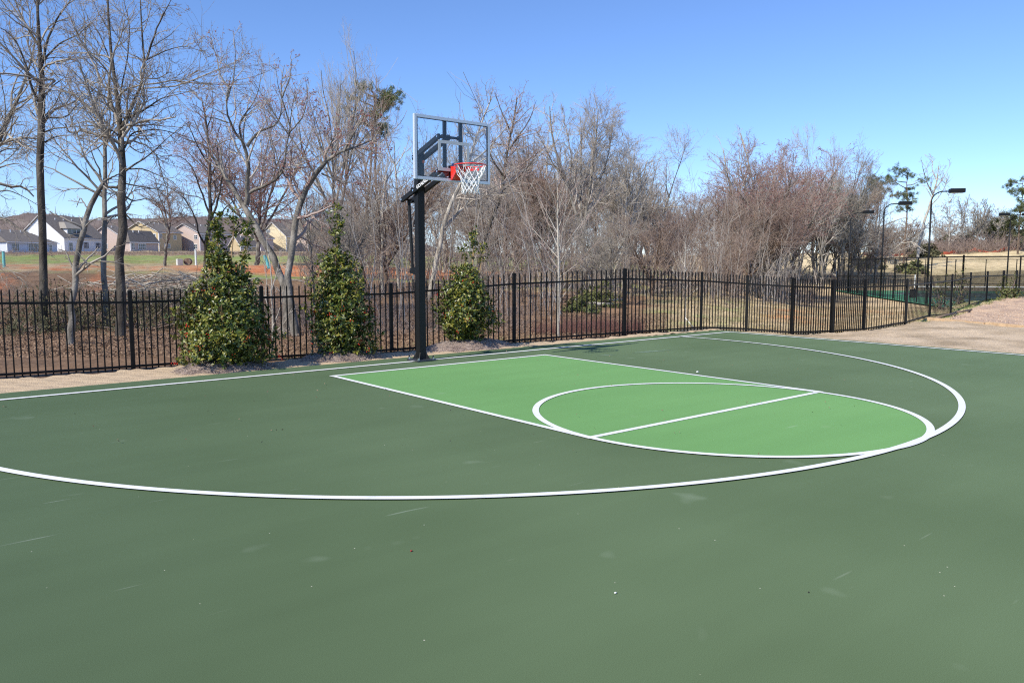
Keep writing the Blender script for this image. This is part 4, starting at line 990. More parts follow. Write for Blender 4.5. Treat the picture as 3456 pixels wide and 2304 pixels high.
rows = [
 # u, D, ytop, kind, label
 (1138, 38, 85, 'fan', 'tall upright bare tree with fine fan crown above the middle holly', .62),
 (1215, 44, 190, 'slim2', 'very slim tall bare tree left of the pine', .8),
 (1345, 36, 400, 'slim3', 'whitish slim bare trunk just left of the goal pole', .7),
 (1395, 50, 380, 'fork1', 'grey bare tree peeking out left of the backboard frame', .8),
 (1240, 30, 560, 'slim2', 'thin brown bare tree between the middle holly and the pole', .9),
 (1300, 32, 520, 'brown', 'brown bushy bare tree below the pine', .9),
 (870, 60, 330, 'red1', 'distant pinkish bare tree seen through the Y-shaped tree', .9),
 (560, 55, 560, 'fork2', 'low distant bare tree above the yellow house roof', 1.0),
 (1060, 28, 640, 'slim1', 'thin grey bare tree between the leftmost and middle hollies', .9),
 (1120, 33, 600, 'slim2', 'thin brown bare tree straight behind the middle holly', .9),
 (1180, 26, 640, 'vase1', 'short grey bare tree right behind the middle holly tip', .8),
 (1790, 48, 400, 'vase1', 'grey bare tree half hidden by the pinkish crown right of the backboard', .8),
 (1500, 55, 420, 'fork1', 'grey bare tree seen through the backboard glass', .8),
 (1850, 42, 480, 'red2', 'dark-stemmed reddish bare tree behind the pale young tree', .8),
 (2120, 46, 470, 'vase1', 'grey bare tree with dense fan crown right of the many-stemmed tree', .85),
 (2195, 50, 455, 'vase2', 'pale dense-crowned bare tree at the right shoulder of the mid wood', .8),
 (2060, 55, 460, 'fork1', 'pale forked bare tree deep behind the fence corner', .9),
 (2260, 52, 600, 'red1', 'low red-budded bare tree sloping down to the gap in the skyline', .9),
 (2330, 66, 640, 'slim1', 'thin bare tree in the low dip of the skyline, left one', 1.0),
 (2385, 70, 650, 'fork2', 'brownish bare tree in the middle of the skyline dip', 1.0),
 (2430, 64, 630, 'slim3', 'pale thin bare tree on the right side of the skyline dip', 1.0),
 (2475, 58, 600, 'red2', 'reddish bare tree starting the right-hand rise of the wood', .9),
 (2545, 62, 440, 'fork1', 'tall pale forked bare tree topping the right-hand wood', .8),
 (2585, 60, 470, 'red1', 'broad red-budded bare tree in the middle of the right-hand wood', .95),
 (2625, 66, 480, 'red1', 'wide pinkish bare tree beside the tallest bare top', .9),
 (2775, 92, 428, 'vase2', 'tallest narrow bare tree of the right-hand wood', .6),
 (2835, 96, 500, 'vase1', 'grey rounded bare tree right of the tallest narrow one', .8),
 (2895, 102, 560, 'fork2', 'brownish bare tree behind the farthest lamp', .8),
 (2955, 105, 600, 'slim1', 'thin crooked bare tree between the two farther lamps', 1.1),
 (2520, 50, 640, 'brown', 'low brown bushy bare tree in front of the right-hand wood', 1.0),
 (2560, 50, 640, 'red2', 'low dark-stemmed reddish tree in front of the right-hand wood', 1.0),
 (2590, 56, 640, 'fork1', 'pale crooked bare tree low in front of the tallest narrow one', 1.0),
 (2530, 58, 700, 'vase2', 'pale low bare tree left of the tennis fence corner', 1.0),
 (1700, 40, 640, 'brown', 'brown bushy bare tree low behind the right holly', .9),
 (1640, 26, 760, 'slim1', 'thin grey stem tree right behind the right holly', .9),
 (1765, 30, 700, 'slim2', 'thin brown bare tree left of the pale young tree', .9),
 (2040, 30, 730, 'vase1', 'short grey many-branched tree right of the fence corner post', 1.0),
 (2200, 36, 700, 'brown', 'low brown tree behind the small staked sapling', 1.0),
 (2000, 34, 690, 'slim3', 'pale thin bare tree behind the fence corner post', 1.0),
 (2420, 44, 740, 'brown', 'low brown tree left of the right-hand wood\'s foot', 1.1),
]
for (u, D, yt, k, lab, wx) in rows: tree_at(u, D, yt, k, lab, GW, wx*(1.25 if u < 2640 else .95))
# far row on the hill to the right
hill = [(3155, 172, 690, 'slim1', 'thin bare tree on the hill top just right of the slanting pale tree'), (3192, 168, 640, 'slim3', 'pale thin bare tree on the hill under the nearest lamp head'),
 (3225, 176, 655, 'slim2', 'brownish thin bare tree on the hill right of the nearest lamp head'), (3245, 170, 665, 'slim1', 'slim bare tree left of the round-crowned one on the hill'),
 (3282, 172, 670, 'vase1', 'round-crowned grey bare tree alone on the hill ridge'), (3315, 180, 700, 'vase2', 'pale fan-shaped bare tree right of the round-crowned one'),
 (3354, 172, 700, 'slim3', 'white-stemmed thin bare tree left of the twin-headed lamp'), (3175, 190, 740, 'fork2', 'short brown bare tree low on the hill ridge'), (3338, 190, 730, 'fork2', 'short brown forked tree near the twin-headed lamp')]
fh = dict(rmin=.026, dens=(1.2, 2.0, 3.0), K3=2, L1max=4.0, ratio=(.5, .55, .55), wig=.2, trop=.08)
for k_, kd, bk_, tw_ in (('hs', 'slim', B_GREY, T_GREY), ('hv', 'vase', B_GREY, T_GREY), ('hb', 'fork', B_BRWN, T_BRWN), ('hp', 'slim', B_PALE, T_PALE)): PR[k_] = make_proto(kd, 140+ord(k_[1]), bk_, tw_, None, **fh)
hm = {'slim1': 'hs', 'slim2': 'hs', 'slim3': 'hp', 'vase1': 'hv', 'vase2': 'hv', 'fork2': 'hb'}
for (u, D, yt, k, lab) in hill: tree_at(u, D, yt, hm[k], lab, 'bare trees on the hill ridge', 1.1)
rq = np.random.default_rng(3)
for i in range(46): tree_at(*((rq.uniform(3120, 3480), rq.uniform(180, 225)) if i < 30 else (rq.uniform(2860, 3110), rq.uniform(130, 160))), rq.uniform(730, 795), ('hs', 'hv', 'hb', 'hp')[i % 4], 'one of the low look-alike bare trees massed behind the hill ridge', 'look-alike bare trees massed behind the hill ridge', 1.3)
# the crowd of look-alike trees deep in the wood
sky_x = [1000, 1350, 1450, 1600, 1740, 1840, 1960, 2110, 2230, 2300, 2400, 2450, 2540, 2640, 2700, 2775, 2850, 2960]
sky_y = [600, 560, 520, 480, 470, 520, 480, 520, 580, 680, 690, 680, 580, 560, 560, 540, 580, 660]
rg = np.random.default_rng(77)
kinds = ['vase3', 'vase2', 'vase1', 'fork1', 'fork2', 'slim3', 'vase2', 'brown', 'fork1', 'slim3']
for i in range(78):
    u = rg.uniform(1060, 2920); D = rg.uniform(40, 105)
    if 2560 < u and D < 96: D = rg.uniform(96, 112)
    if u < 1300: D = rg.uniform(40, 60)
    top = np.interp(u, sky_x, sky_y)+rg.uniform(20, 150)
    tree_at(u, D, top, kinds[rg.integers(0, 10)], 'one of the look-alike bare grey-brown trees crowded deep in the wood', 'look-alike trees crowded deep in the wood', rg.uniform(.9, 1.4))

# ------------------------------------------------------------------ pines
M_ndl = mat('pine_needles', (.085, .115, .030), .6, noise=(.5, (.17, .185, .055), .35, .7))
M_ndl2 = mat('pine_needles_dark', (.050, .068, .022), .6, noise=(.5, (.11, .12, .04), .35, .7))
def needle_clumps(C, rng, n, size, w_):
    M = len(C)*n; c = np.repeat(C, n, 0); d = nrm(rng.normal(size=(M, 3))+np.array([0, 0, .35])); L = size*rng.uniform(.6, 1.2, M)[:, None]
    c = c+rng.normal(size=(M, 3))*size*.35
    s = nrm(np.cross(d, rng.normal(size=(M, 3))))*w_
    V = np.stack([c-s, c+s, c+d*L], 1).reshape(-1, 3); f = np.arange(M*3).reshape(-1, 3)
    return V, f
def pine(u, D, ybase, ytop, ycrown, wpx, label, seed, ndl, lim=18, blobs=None, size=.5):
    rng = np.random.default_rng(seed); g = ground_at(u, D); zt = z_for(g[0], g[1], ytop)-g[2]; zc = z_for(g[0], g[1], ycrown)-g[2]; W = wpx/F*D/2
    root = empty('pine_tree', g); tag(root, label, 'pine tree', 'pine trees')
    K = 10; tp = np.stack([rng.normal(size=K+1).cumsum()*.06, rng.normal(size=K+1).cumsum()*.06, np.linspace(-.3, zt*.98, K+1)], 1)[None]; tr_ = np.linspace(zt*.013, zt*.003, K+1)[None]
    V, f = tube_arrays(tp, tr_, 8); ps = [(V, f)]
    Ls = []; C = []
    for i in range(lim):
        t = (i+.5)/lim; z = zc+(zt-zc)*t; a = rng.uniform(0, 6.28); prof = math.sin(math.pi*min(1, .18+.82*(1-t)))**.7 if blobs is None else 1
        L = W*(.35+.65*prof)*rng.uniform(.6, 1.1)
        p0 = np.array([np.interp(z, tp[0, :, 2], tp[0, :, 0]), np.interp(z, tp[0, :, 2], tp[0, :, 1]), z]); d = np.array([math.cos(a), math.sin(a), rng.uniform(.0, .45)])
        pts = [p0]; 
        for k in range(5): d = d/np.linalg.norm(d)+rng.normal(size=3)*.12+np.array([0, 0, .06]); pts.append(pts[-1]+d/np.linalg.norm(d)*L/5)
        Ls.append(pts); 
        for k in (3, 4, 5):
            for _ in range(k-1): C.append(pts[k]+rng.normal(size=3)*np.array([.75, .75, .28])*size)
    LP = np.array(Ls); LR = np.tile(np.linspace(zt*.0055, zt*.0018, 6), (len(Ls), 1)); v2, f2 = tube_arrays(LP, LR, 5)
    for k in range(2): C.append(tp[0, -1]+rng.normal(size=3)*size*.7)
    fast_mesh('trunk', np.concatenate([V, v2]), [np.concatenate([f, f2+len(V)])], B_BRWN, root, smooth=True)
    v, ff = needle_clumps(np.array(C), rng, 60, size*.5, size*.035); fast_mesh('crown', v, [ff], ndl, root)
pine(1282, 60, 900, 314, 462, 205, 'dark green pine rising behind the red-budded crown left of the pole', 51, M_ndl, 20, size=.52)
pine(3046, 118, 870, 580, 720, 125, 'green pine standing beyond the tennis court between two lamps', 52, M_ndl, 14, size=.66)
pine(3425, 150, 830, 600, 720, 120, 'tall green pine on the hill behind the twin-headed lamp', 53, M_ndl, 15, size=.85)
pine(3470, 140, 830, 690, 800, 110, 'dark lower pine at the right edge of the hill', 54, M_ndl2, 15, size=1.0)
pine(3372, 178, 830, 735, 790, 60, 'small dark evergreen left of the tall hill pine', 55, M_ndl2, 14, size=1.4)
pine(2935, 115, 900, 612, 690, 80, 'brown-green pine half hidden behind the farthest lamp', 56, M_ndl2, 12, size=.7)
# ------------------------------------------------------------------ hollies and mulch mounds
M_leafH = mat('holly_leaf', (.10, .130, .016), .42, noise=(3.2, (.29, .265, .045), .42, .72), spec=.45)
M_leafD = mat('holly_leaf_dark', (.040, .070, .012), .36, noise=(5, (.07, .10, .02), .4, .7), spec=.6)
M_leafY = mat('holly_leaf_yellow', (.22, .21, .03), .38, noise=(5, (.32, .27, .05), .4, .7), spec=.5)
M_berry = mat('holly_berry', (.62, .045, .02), .35)
M_stem = mat('holly_stem', (.40, .27, .14), .8)
def leaves(C, Dn, rng, n, L, W):
    """n leaves around each shoot point, folded along the midrib; C,Dn (M,3)"""
    M = len(C)*n; c = np.repeat(C, n, 0); ax = np.repeat(Dn, n, 0)
    c = c+ax*rng.uniform(-.05, .03, M)[:, None]
    rv = rng.normal(size=(M, 3)); per = nrm(rv-(rv*ax).sum(1, keepdims=True)*ax); d = nrm(per+ax*rng.uniform(.1, 1.2, M)[:, None])
    s = nrm(np.cross(d, ax+rng.normal(size=(M, 3))*.25)); nn_ = np.cross(s, d); l = (L*rng.uniform(.7, 1.2, M))[:, None]; w2 = W*l/L
    b = c; t = c+d*l-nn_*l*.12; m1 = c+d*l*.5
    V = np.stack([b, m1+s*w2+nn_*w2*.35, t, m1-s*w2+nn_*w2*.35, m1], 1).reshape(-1, 3); i = np.arange(M)[:, None]*5
    f = np.concatenate([i+np.array([[0, 1, 4]]), i+np.array([[1, 2, 4]]), i+np.array([[2, 3, 4]]), i+np.array([[3, 0, 4]])]); return V, f
M_straw = mat('pine_straw', (.26, .19, .155), .95, noise=(14, (.42, .33, .28), .35, .7, (1, 1, 1)), bump=1.0, bscale=60)
M_strawf = mat('straw_fibre', (.34, .26, .22), .9, noise=(5, (.58, .49, .42), .3, .7))
def mound(px0, px1, pyc, y_w, h, label, seed):
    rng = np.random.default_rng(seed)
    def at_y(px, yw):
        d = ray(px, pyc); s = (yw-CAM[1])/d[1]; P = CAM+d*s; return P
    A = at_y(px0, y_w); B = at_y(px1, y_w); cx = (A[0]+B[0])/2; rx = abs(B[0]-A[0])/2; ry = .52
    zb = gz(cx, y_w); n = 44; xs = np.linspace(-1, 1, n); X, Y = np.meshgrid(xs, xs); r2 = np.sqrt(X**2+Y**2)
    prof = np.clip(1-r2**2.2, 0, 1)**.8
    Z = prof*h*(1+.18*vnoise(X*rx+seed, Y*ry, 5, seed))+.03*prof*vnoise(X*rx, Y*ry, 16, seed)
    Zw = Z-.05*(r2 > .98)
    V = np.stack([cx+X.ravel()*rx, y_w+Y.ravel()*ry, zb+.02+Zw.ravel()], 1)
    idx = np.arange(n*n).reshape(n, n); ok = (r2[:-1, :-1] < 1.02) & (r2[1:, 1:] < 1.02)
    f = np.stack([idx[:-1, :-1], idx[:-1, 1:], idx[1:, 1:], idx[1:, :-1]], -1)[ok].reshape(-1, 4)
    g = np.array([cx, y_w, zb]); root = empty('straw_mound', g); tag(root, label, 'mulch mound', 'pine straw mounds')
    fast_mesh('mound', V-g, [f], M_straw, root, smooth=True)
    N = 2600; a = rng.uniform(0, 6.28, N); q = np.sqrt(rng.uniform(0, 1, N))*1.03; px_ = np.cos(a)*q; py_ = np.sin(a)*q
    pz = np.clip(1-q**2.2, 0, 1)**.8*h*(1+.18*vnoise(px_*rx+seed, py_*ry, 5, seed))
    c = np.stack([px_*rx, py_*ry, .025+pz], 1); d = nrm(rng.normal(size=(N, 3))*np.array([1, 1, .28])); L = rng.uniform(.05, .13, N)[:, None]
    P = np.stack([c-d*L/2, c+rng.normal(size=(N, 3))*.012+np.array([0, 0, .008]), c+d*L/2], 1); v, ff = tube_arrays(P, np.full((N, 3), .0022), 3)
    tag(fast_mesh('straw', v, [ff], M_strawf, root), kind='stuff')
    return g
def holly(pxc, y_w, prof, tufts, label, seed, zoff=.15, nshoot=900):
    """prof: list of (py, pxl, pxr) outline rows; tufts: thin leader shoots [(px,py_bottom),(px,py_top), w]"""
    rng = np.random.default_rng(seed)
    d = ray(pxc, 1150); s = (y_w-CAM[1])/d[1]; g = CAM+d*s; D = (g-CAM)@FW; gzv = gz(g[0], g[1]); g = np.array([g[0], g[1], gzv+zoff*.5])
    root = empty('holly', g); tag(root, label, 'holly', 'hollies in front of the fence')
    py = np.array([p[0] for p in prof], float); xl = np.array([p[1] for p in prof], float); xr = np.array([p[2] for p in prof], float)
    o = np.argsort(py); py = py[o]; xl = xl[o]; xr = xr[o]
    k = F/D
    wts = np.interp(np.linspace(py[0], py[-1], 200), py, xr-xl); yy = np.linspace(py[0], py[-1], 200); cdf = np.cumsum(wts**1.6); cdf /= cdf[-1]
    N = int(nshoot*2.05)
    sy = np.interp(rng.random(N), cdf, yy); a = rng.uniform(0, 2*math.pi, N); rr = rng.uniform(.05, 1, N)**.5
    # lumpy outline
    lump = 1+.20*np.sin(a*3+sy*.021+seed)+.13*np.sin(a*5-sy*.05)+rng.normal(size=N)*.11
    xc = np.interp(sy, py, (xl+xr)/2); hw = np.interp(sy, py, (xr-xl)/2)/k
    off = rr*hw*lump*.93
    lx = (xc-pxc)/k+off*np.cos(a); ly = off*np.sin(a)*.9
    z = g[2]*0+CAM[2]-(sy-889)/k-g[2]
    c = RT[None]*lx[:, None]+FH[None]*ly[:, None]+np.stack([0*z, 0*z, z], 1)
    outw = RT[None]*np.cos(a)[:, None]+FH[None]*np.sin(a)[:, None]; dn = nrm(outw*.8+np.array([0, 0, .9])+rng.normal(size=(N, 3))*.35)
    C = [c]; DN = [dn]; stems = []
    for (p0, p1, w2) in tufts:
        m = max(10, int(abs(p1[1]-p0[1])/3.4*max(1, w2/14)))
        t = rng.random(m); cx_ = p0[0]+(p1[0]-p0[0])*t; cy_ = p0[1]+(p1[1]-p0[1])*t
        q = RT[None]*((cx_-pxc)/k+rng.normal(size=m)*w2/k*.55)[:, None]+FH[None]*(rng.normal(size=m)*w2/k*.55)[:, None]+np.stack([0*t, 0*t, CAM[2]-(cy_-889)/k-g[2]], 1)
        C.append(q); DN.append(nrm(np.array([0, 0, 1.])+rng.normal(size=(m, 3))*.6))
        b0 = RT*(((pxc+p0[0])/2-pxc)/k)+np.array([0, 0, CAM[2]-(p0[1]+160-889)/k-g[2]]); b1 = RT*((p0[0]-pxc)/k)+np.array([0, 0, CAM[2]-(p0[1]-889)/k-g[2]]); b2 = RT*((p1[0]-pxc)/k)+np.array([0, 0, CAM[2]-(p1[1]-889)/k-g[2]])
        stems.append(np.array([b0, (b0+b1)/2, b1, (b1+b2)/2, b2]))
    for i in range(60):
        j = rng.integers(0, N); e = c[j]; b0 = np.array([rng.normal()*.05, rng.normal()*.05, -.1]); m1 = np.array([e[0]*.35, e[1]*.35, e[2]*.55]); stems.append(np.array([b0, (b0+m1)/2, m1, (m1+e)/2, e]))
    C = np.concatenate(C); DN = np.concatenate(DN)
    V, f = leaves(C, DN, rng, 5, .064, .0165)
    nl_ = len(f)//4; ch_ = rng.choice(3, nl_, p=[.47, .40, .13]); fast_mesh('foliage', V, [f], [M_leafH, M_leafD, M_leafY], root, midx=np.tile(ch_, 4))
    v, ff = tube_arrays(np.array(stems), np.tile(np.linspace(.012, .004, 5), (len(stems), 1)), 5); fast_mesh('stems', v, [ff], M_stem, root)
    # berries in clusters
    nb = 75; j = rng.integers(0, N, nb); keep = []
    b = MB()
    for q in j:
        if rng.random() < .7 and sy[q] < np.interp(.35, cdf, yy): continue
        for _ in range(rng.integers(3, 7)):
            p = c[q]*1.0+outw[q]*.07+rng.normal(size=3)*.02
            bmesh.ops.create_icosphere(b.bm, subdivisions=1, radius=.0085, matrix=Matrix.Translation(Vector(p)))
    tag(b.build('berries', M_berry, root), kind='stuff')
    return root
mound(585, 925, 1240, 1.16, .16, 'straw mulch mound under the leftmost holly', 61)
mound(1020, 1290, 1200, 1.22, .17, 'straw mulch mound under the middle holly left of the pole', 62)
mound(1440, 1720, 1160, 1.24, .18, 'straw mulch mound under the right holly beside the pole', 63)
holly(760, 1.18, [(1228, 640, 880), (1200, 610, 915), (1120, 600, 925), (1060, 625, 905), (1000, 645, 885), (950, 675, 875), (930, 690, 860), (880, 702, 800), (830, 706, 775), (780, 716, 765), (735, 728, 755)],
      [((800, 800), (803, 712), 18), ((838, 835), (852, 745), 22), ((822, 960), (838, 850), 10), ((745, 800), (748, 722), 22), ((640, 1240), (600, 1205), 12)], 'leftmost holly, the largest, with three leggy leaders and red berries', 64, nshoot=1500)
holly(1150, 1.24, [(1192, 1060, 1250), (1150, 1048, 1270), (1100, 1040, 1262), (1050, 1045, 1262), (1000, 1050, 1250), (950, 1062, 1238), (900, 1080, 1215), (870, 1095, 1190), (845, 1115, 1165)],
      [((1146, 800), (1148, 690), 24), ((1140, 850), (1146, 790), 10), ((1100, 900), (1095, 860), 18), ((1190, 900), (1195, 865), 16), ((1260, 1195), (1270, 1150), 14)], 'middle holly left of the pole, with one tall narrow leafy leader', 65, nshoot=1150)
holly(1578, 1.27, [(1150, 1540, 1625), (1130, 1500, 1650), (1100, 1470, 1675), (1060, 1462, 1685), (1020, 1478, 1665), (980, 1492, 1655), (940, 1518, 1638), (915, 1540, 1615), (895, 1560, 1600)],
      [((1600, 830), (1604, 768), 16), ((1570, 880), (1578, 830), 22), ((1625, 890), (1632, 830), 18), ((1600, 860), (1600, 810), 20), ((1540, 920), (1536, 885), 12)], 'right holly, the roundest, just right of the goal pole', 66, nshoot=1050)

# ------------------------------------------------------------------ undergrowth
def thicket(name, boxes, n, rng, hl, r, m, label, cat, lean=.35, K=4, wig=.16, group=None):
    """many thin leafless stems standing on the ground; boxes: list of (u0,u1,D0,D1)"""
    areas = np.array([(b[1]-b[0])*(b[3]-b[2])*(b[2]+b[3]) for b in boxes], float); pk_ = rng.choice(len(boxes), n, p=areas/areas.sum())
    B_ = np.array(boxes, float)[pk_]; u = rng.uniform(B_[:, 0], B_[:, 1]); D = np.sqrt(rng.uniform(B_[:, 2]**2, B_[:, 3]**2))
    X = CAM[0]+FH[0]*D+RT[0]*(u-1728)/F*D; Y = CAM[1]+FH[1]*D+RT[1]*(u-1728)/F*D; Z = Hgt(X, Y)
    L = rng.uniform(hl[0], hl[1], n)*rng.uniform(.5, 1, n)
    d = np.stack([rng.normal(size=n)*lean, rng.normal(size=n)*lean, np.ones(n)], 1)
    st = nrm(nrm(d)[:, None]+np.cumsum(rng.normal(size=(n, K, 3))*wig, 1)); c = np.stack([X, Y, Z-.05], 1)
    P = np.concatenate([c[:, None], c[:, None]+np.cumsum(st*(L/K)[:, None, None], 1)], 1); Rr = (r*rng.uniform(.6, 1.3, n))[:, None]*np.linspace(1, .4, K+1)[None]
    outs = [tube_arrays(P, Rr, 3)]
    Q, R2 = make_children(P, Rr, rng, 2.4, .25, .34, .7, 3, .2, .08, r*.4, 1.2, nmin=1); outs.append(tube_arrays(Q, R2, 3))
    off = 0; VV = []; FF = []
    for v, f in outs: VV.append(v); FF.append(f+off); off += len(v)
    o = fast_mesh(name, np.concatenate(VV), [np.concatenate(FF)], m); tag(o, label, cat, group, kind='stuff'); return o
rg = np.random.default_rng(91)
thicket('undergrowth', [(1000, 1900, 24, 46), (1900, 2500, 30, 60)], 1300, rg, (1.2, 5.5), .012, T_BRWN, 'tangle of thin brown saplings filling the foot of the wood', 'undergrowth', lean=.22, wig=.16)
thicket('undergrowth', [(1150, 1900, 22, 45), (1900, 2700, 34, 64)], 480, rg, (2.5, 8.0), .017, T_PALE, 'pale upright saplings standing among the brown undergrowth', 'undergrowth', lean=.14, wig=.10)
thicket('undergrowth', [(2400, 2800, 46, 50), (2450, 2750, 50, 84), (2780, 3150, 92, 100)], 900, rg, (.8, 3.2), .016, T_BRWN, 'brown brush along the foot of the right-hand wood', 'undergrowth', lean=.2, wig=.12)
thicket('brambles', [(-200, 1000, 24, 30), (900, 1800, 17.5, 26)], 3200, rg, (.5, 1.5), .0055, T_BRWN, 'low tangled brown brambles behind the fence', 'brambles', lean=.9, wig=.4)
thicket('red_brush', [(1800, 1900, 17.6, 19.5), (1900, 2060, 17.6, 21.5), (2060, 2170, 17.6, 20)], 2600, rg, (.18, .55), .0035, mat('red_stem', (.19, .075, .06), .85, noise=(2, (.30, .17, .13), .4, .7)), 'low dull red twiggy brush behind the fence corner', 'brush', lean=.3, wig=.15)
thicket('brambles', [(-400, 1200, 112, 148)], 2600, rg, (.4, 1.2), .03, T_BRWN, 'band of brown scrub in front of the far houses', 'scrub', lean=.6, wig=.3)
thicket('brambles', [(2950, 3700, 158, 176)], 3000, rg, (1.5, 4.5), .05, T_BRWN, 'brown scrub along the hill ridge', 'scrub', lean=.4, wig=.2)

def blades(name, boxes, n, rng, h, wd, m, label, cat, fn=None, zadd=0.0):
    areas = np.array([(b[1]-b[0])*(b[3]-b[2])*(b[2]+b[3]) for b in boxes], float); pk_ = rng.choice(len(boxes), n, p=areas/areas.sum())
    B_ = np.array(boxes, float)[pk_]; u = rng.uniform(B_[:, 0], B_[:, 1]); D = np.sqrt(rng.uniform(B_[:, 2]**2, B_[:, 3]**2))
    X = CAM[0]+FH[0]*D+RT[0]*(u-1728)/F*D; Y = CAM[1]+FH[1]*D+RT[1]*(u-1728)/F*D
    if fn is not None: k = fn(X, Y); X = X[k]; Y = Y[k]; D = D[k]
    n = len(X); Z = Hgt(X, Y)+zadd
    c = np.stack([X, Y, Z-.01], 1); a = rng.uniform(0, 6.28, n); s = np.stack([np.cos(a), np.sin(a), 0*a], 1)*wd*(D/18)[:, None]**.5
    d = np.stack([rng.normal(size=n)*.5, rng.normal(size=n)*.5, np.ones(n)], 1); d = nrm(d)*(h*rng.uniform(.4, 1.2, n))[:, None]
    V = np.stack([c-s, c+s, c+d], 1).reshape(-1, 3)
    tag(fast_mesh(name, V, [np.arange(n*3).reshape(-1, 3)], m), label, cat, kind='stuff')
M_dryg = mat('dry_grass', (.34, .26, .145), .9, noise=(.8, (.52, .42, .26), .35, .65)); M_grng = mat('green_grass', (.10, .15, .035), .9, noise=(.8, (.20, .24, .07), .35, .65))
behind = lambda X, Y: Y > np.interp(X, [p[0] for p in FPOS[3:]], [p[1] for p in FPOS[3:]])+.08
blades('dry_grass', [(2180, 3200, 16.5, 46)], 80000, rg, .11, .006, M_dryg, 'dry tan grass on the slope behind the fence', 'grass', behind)
blades('green_grass', [(2180, 3150, 16.5, 34)], 9000, rg, .08, .007, M_grng, 'green tufts scattered in the dry grass slope', 'grass', lambda X, Y: behind(X, Y) & (vnoise(X, Y, 2.0, 3)+vnoise(X, Y, .7, 9)*.7 > .45))
blades('green_grass', [(3100, 3440, 19, 40)], 9000, rg, .11, .009, M_grng, 'green weedy grass strip along the fence foot by the playground', 'grass', lambda X, Y: (Y < np.interp(X, fx, fy)+.1) & (Y > np.interp(X, fx, fy)-.5))
blades('weeds', [(-100, 1800, 13, 17.2)], 6000, rg, .12, .006, M_grng, 'thin weeds along the foot of the fence on the left', 'grass', lambda X, Y: (Y > 1.25) & (Y < 2.6) & (vnoise(X, Y, 1.7, 4) > .1))
blades('weeds', [(-100, 1900, 13, 17.2)], 9000, rg, .10, .006, M_dryg, 'dry stalks along the foot of the fence on the left', 'grass', lambda X, Y: (Y > 1.2) & (Y < 2.9))
# leaf litter: small curled leaves
def litter(boxes, n, rng, s, m, label, fn=None):
    areas = np.array([(b[1]-b[0])*(b[3]-b[2])*(b[2]+b[3]) for b in boxes], float); pk_ = rng.choice(len(boxes), n, p=areas/areas.sum())
    B_ = np.array(boxes, float)[pk_]; u = rng.uniform(B_[:, 0], B_[:, 1]); D = np.sqrt(rng.uniform(B_[:, 2]**2, B_[:, 3]**2))
    X = CAM[0]+FH[0]*D+RT[0]*(u-1728)/F*D; Y = CAM[1]+FH[1]*D+RT[1]*(u-1728)/F*D
    if fn is not None: k = fn(X, Y); X = X[k]; Y = Y[k]
    n = len(X); c = np.stack([X, Y, Hgt(X, Y)+.02+rng.uniform(0, .03, n)], 1)
    a = nrm(rng.normal(size=(n, 3))*np.array([1, 1, .45])); b = nrm(np.cross(a, rng.normal(size=(n, 3))))*s*.5; a = a*s*rng.uniform(.5, 1.2, n)[:, None]
    V = np.stack([c-a, c+b, c+a, c-b], 1).reshape(-1, 3)
    tag(fast_mesh('leaf_litter', V, [np.arange(n*4).reshape(-1, 4)], m), label, 'leaf litter', kind='stuff')
M_lit = mat('fallen_leaf', (.15, .09, .05), .85, noise=(2.2, (.33, .22, .14), .35, .65))
litter([(-200, 2250, 13.2, 27)], 60000, rg, .028, M_lit, 'brown fallen leaves covering the ground behind the fence', lambda X, Y: Y > 1.75-.1*X)
litter([(3100, 3460, 18, 33)], 9000, rg, .022, mat('mulch_chip', (.56, .38, .25), .9, noise=(3, (.72, .55, .40), .35, .65)), 'scattered wood chips on the playground mulch', mulch_fn)

# evergreen bushes in the hollow, left
M_ivy = mat('evergreen_leaf', (.048, .052, .018), .7, noise=(2.0, (.13, .115, .05), .35, .7)); M_ivy2 = mat('light_evergreen_leaf', (.11, .13, .035), .5, noise=(2.0, (.20, .19, .06), .35, .7))
def bush(u, D, h, w_, label, seed, m=None, n=950, ls=.040, group='evergreen bushes in the hollow', cat='bush'):
    rng = np.random.default_rng(seed); g = ground_at(u, D); root = empty('bush', g); tag(root, label, cat, group)
    v = nrm(rng.normal(size=(n, 3))); v[:, 2] = np.abs(v[:, 2]); rr = rng.uniform(.3, 1, n)**.5; lump = 1+.22*np.sin(v[:, 0]*5+seed)+.2*np.sin(v[:, 1]*6+v[:, 2]*4)
    c = v*rr[:, None]*lump[:, None]*np.array([w_/2, w_/2, h])
    V, f = leaves(c, nrm(v+np.array([0, 0, .5])), rng, 7, ls, ls*.28); fast_mesh('foliage', V, [f], m or M_ivy, root)
    st = []
    for i in range(26):
        e = c[rng.integers(0, n)]; b0 = np.array([rng.normal()*w_*.08, rng.normal()*w_*.08, -.05]); st.append(np.array([b0, e*.4+b0*.3, e*.75, e]))
    v2, f2 = tube_arrays(np.array(st), np.tile(np.linspace(.014, .004, 4), (26, 1)), 4); fast_mesh('stems', v2, [f2], T_BRWN, root)
bush(95, 19.8, .95, 2.2, 'dark evergreen bush at the far left, left of the tall straight trunk', 71)
bush(215, 20.5, 1.15, 2.2, 'dark evergreen bush behind the leaning tree\'s foot', 72)
bush(330, 21.5, 1.2, 2.4, 'dark evergreen bush behind the slender grey trunk', 73)
bush(470, 20.5, 1.15, 2.4, 'dark evergreen bush right of the first visible fence post', 74)
bush(570, 21.5, 1.05, 2.0, 'dark evergreen bush half behind the leftmost holly', 75)
bush(2010, 30, .8, 1.9, 'olive green bush behind the fence corner', 76, M_ivy2, 700, .08, 'evergreen bushes in the wood')
bush(1960, 27, .5, 1.4, 'low olive bush left of the fence corner post', 77, M_ivy2, 500, .08, 'evergreen bushes in the wood')
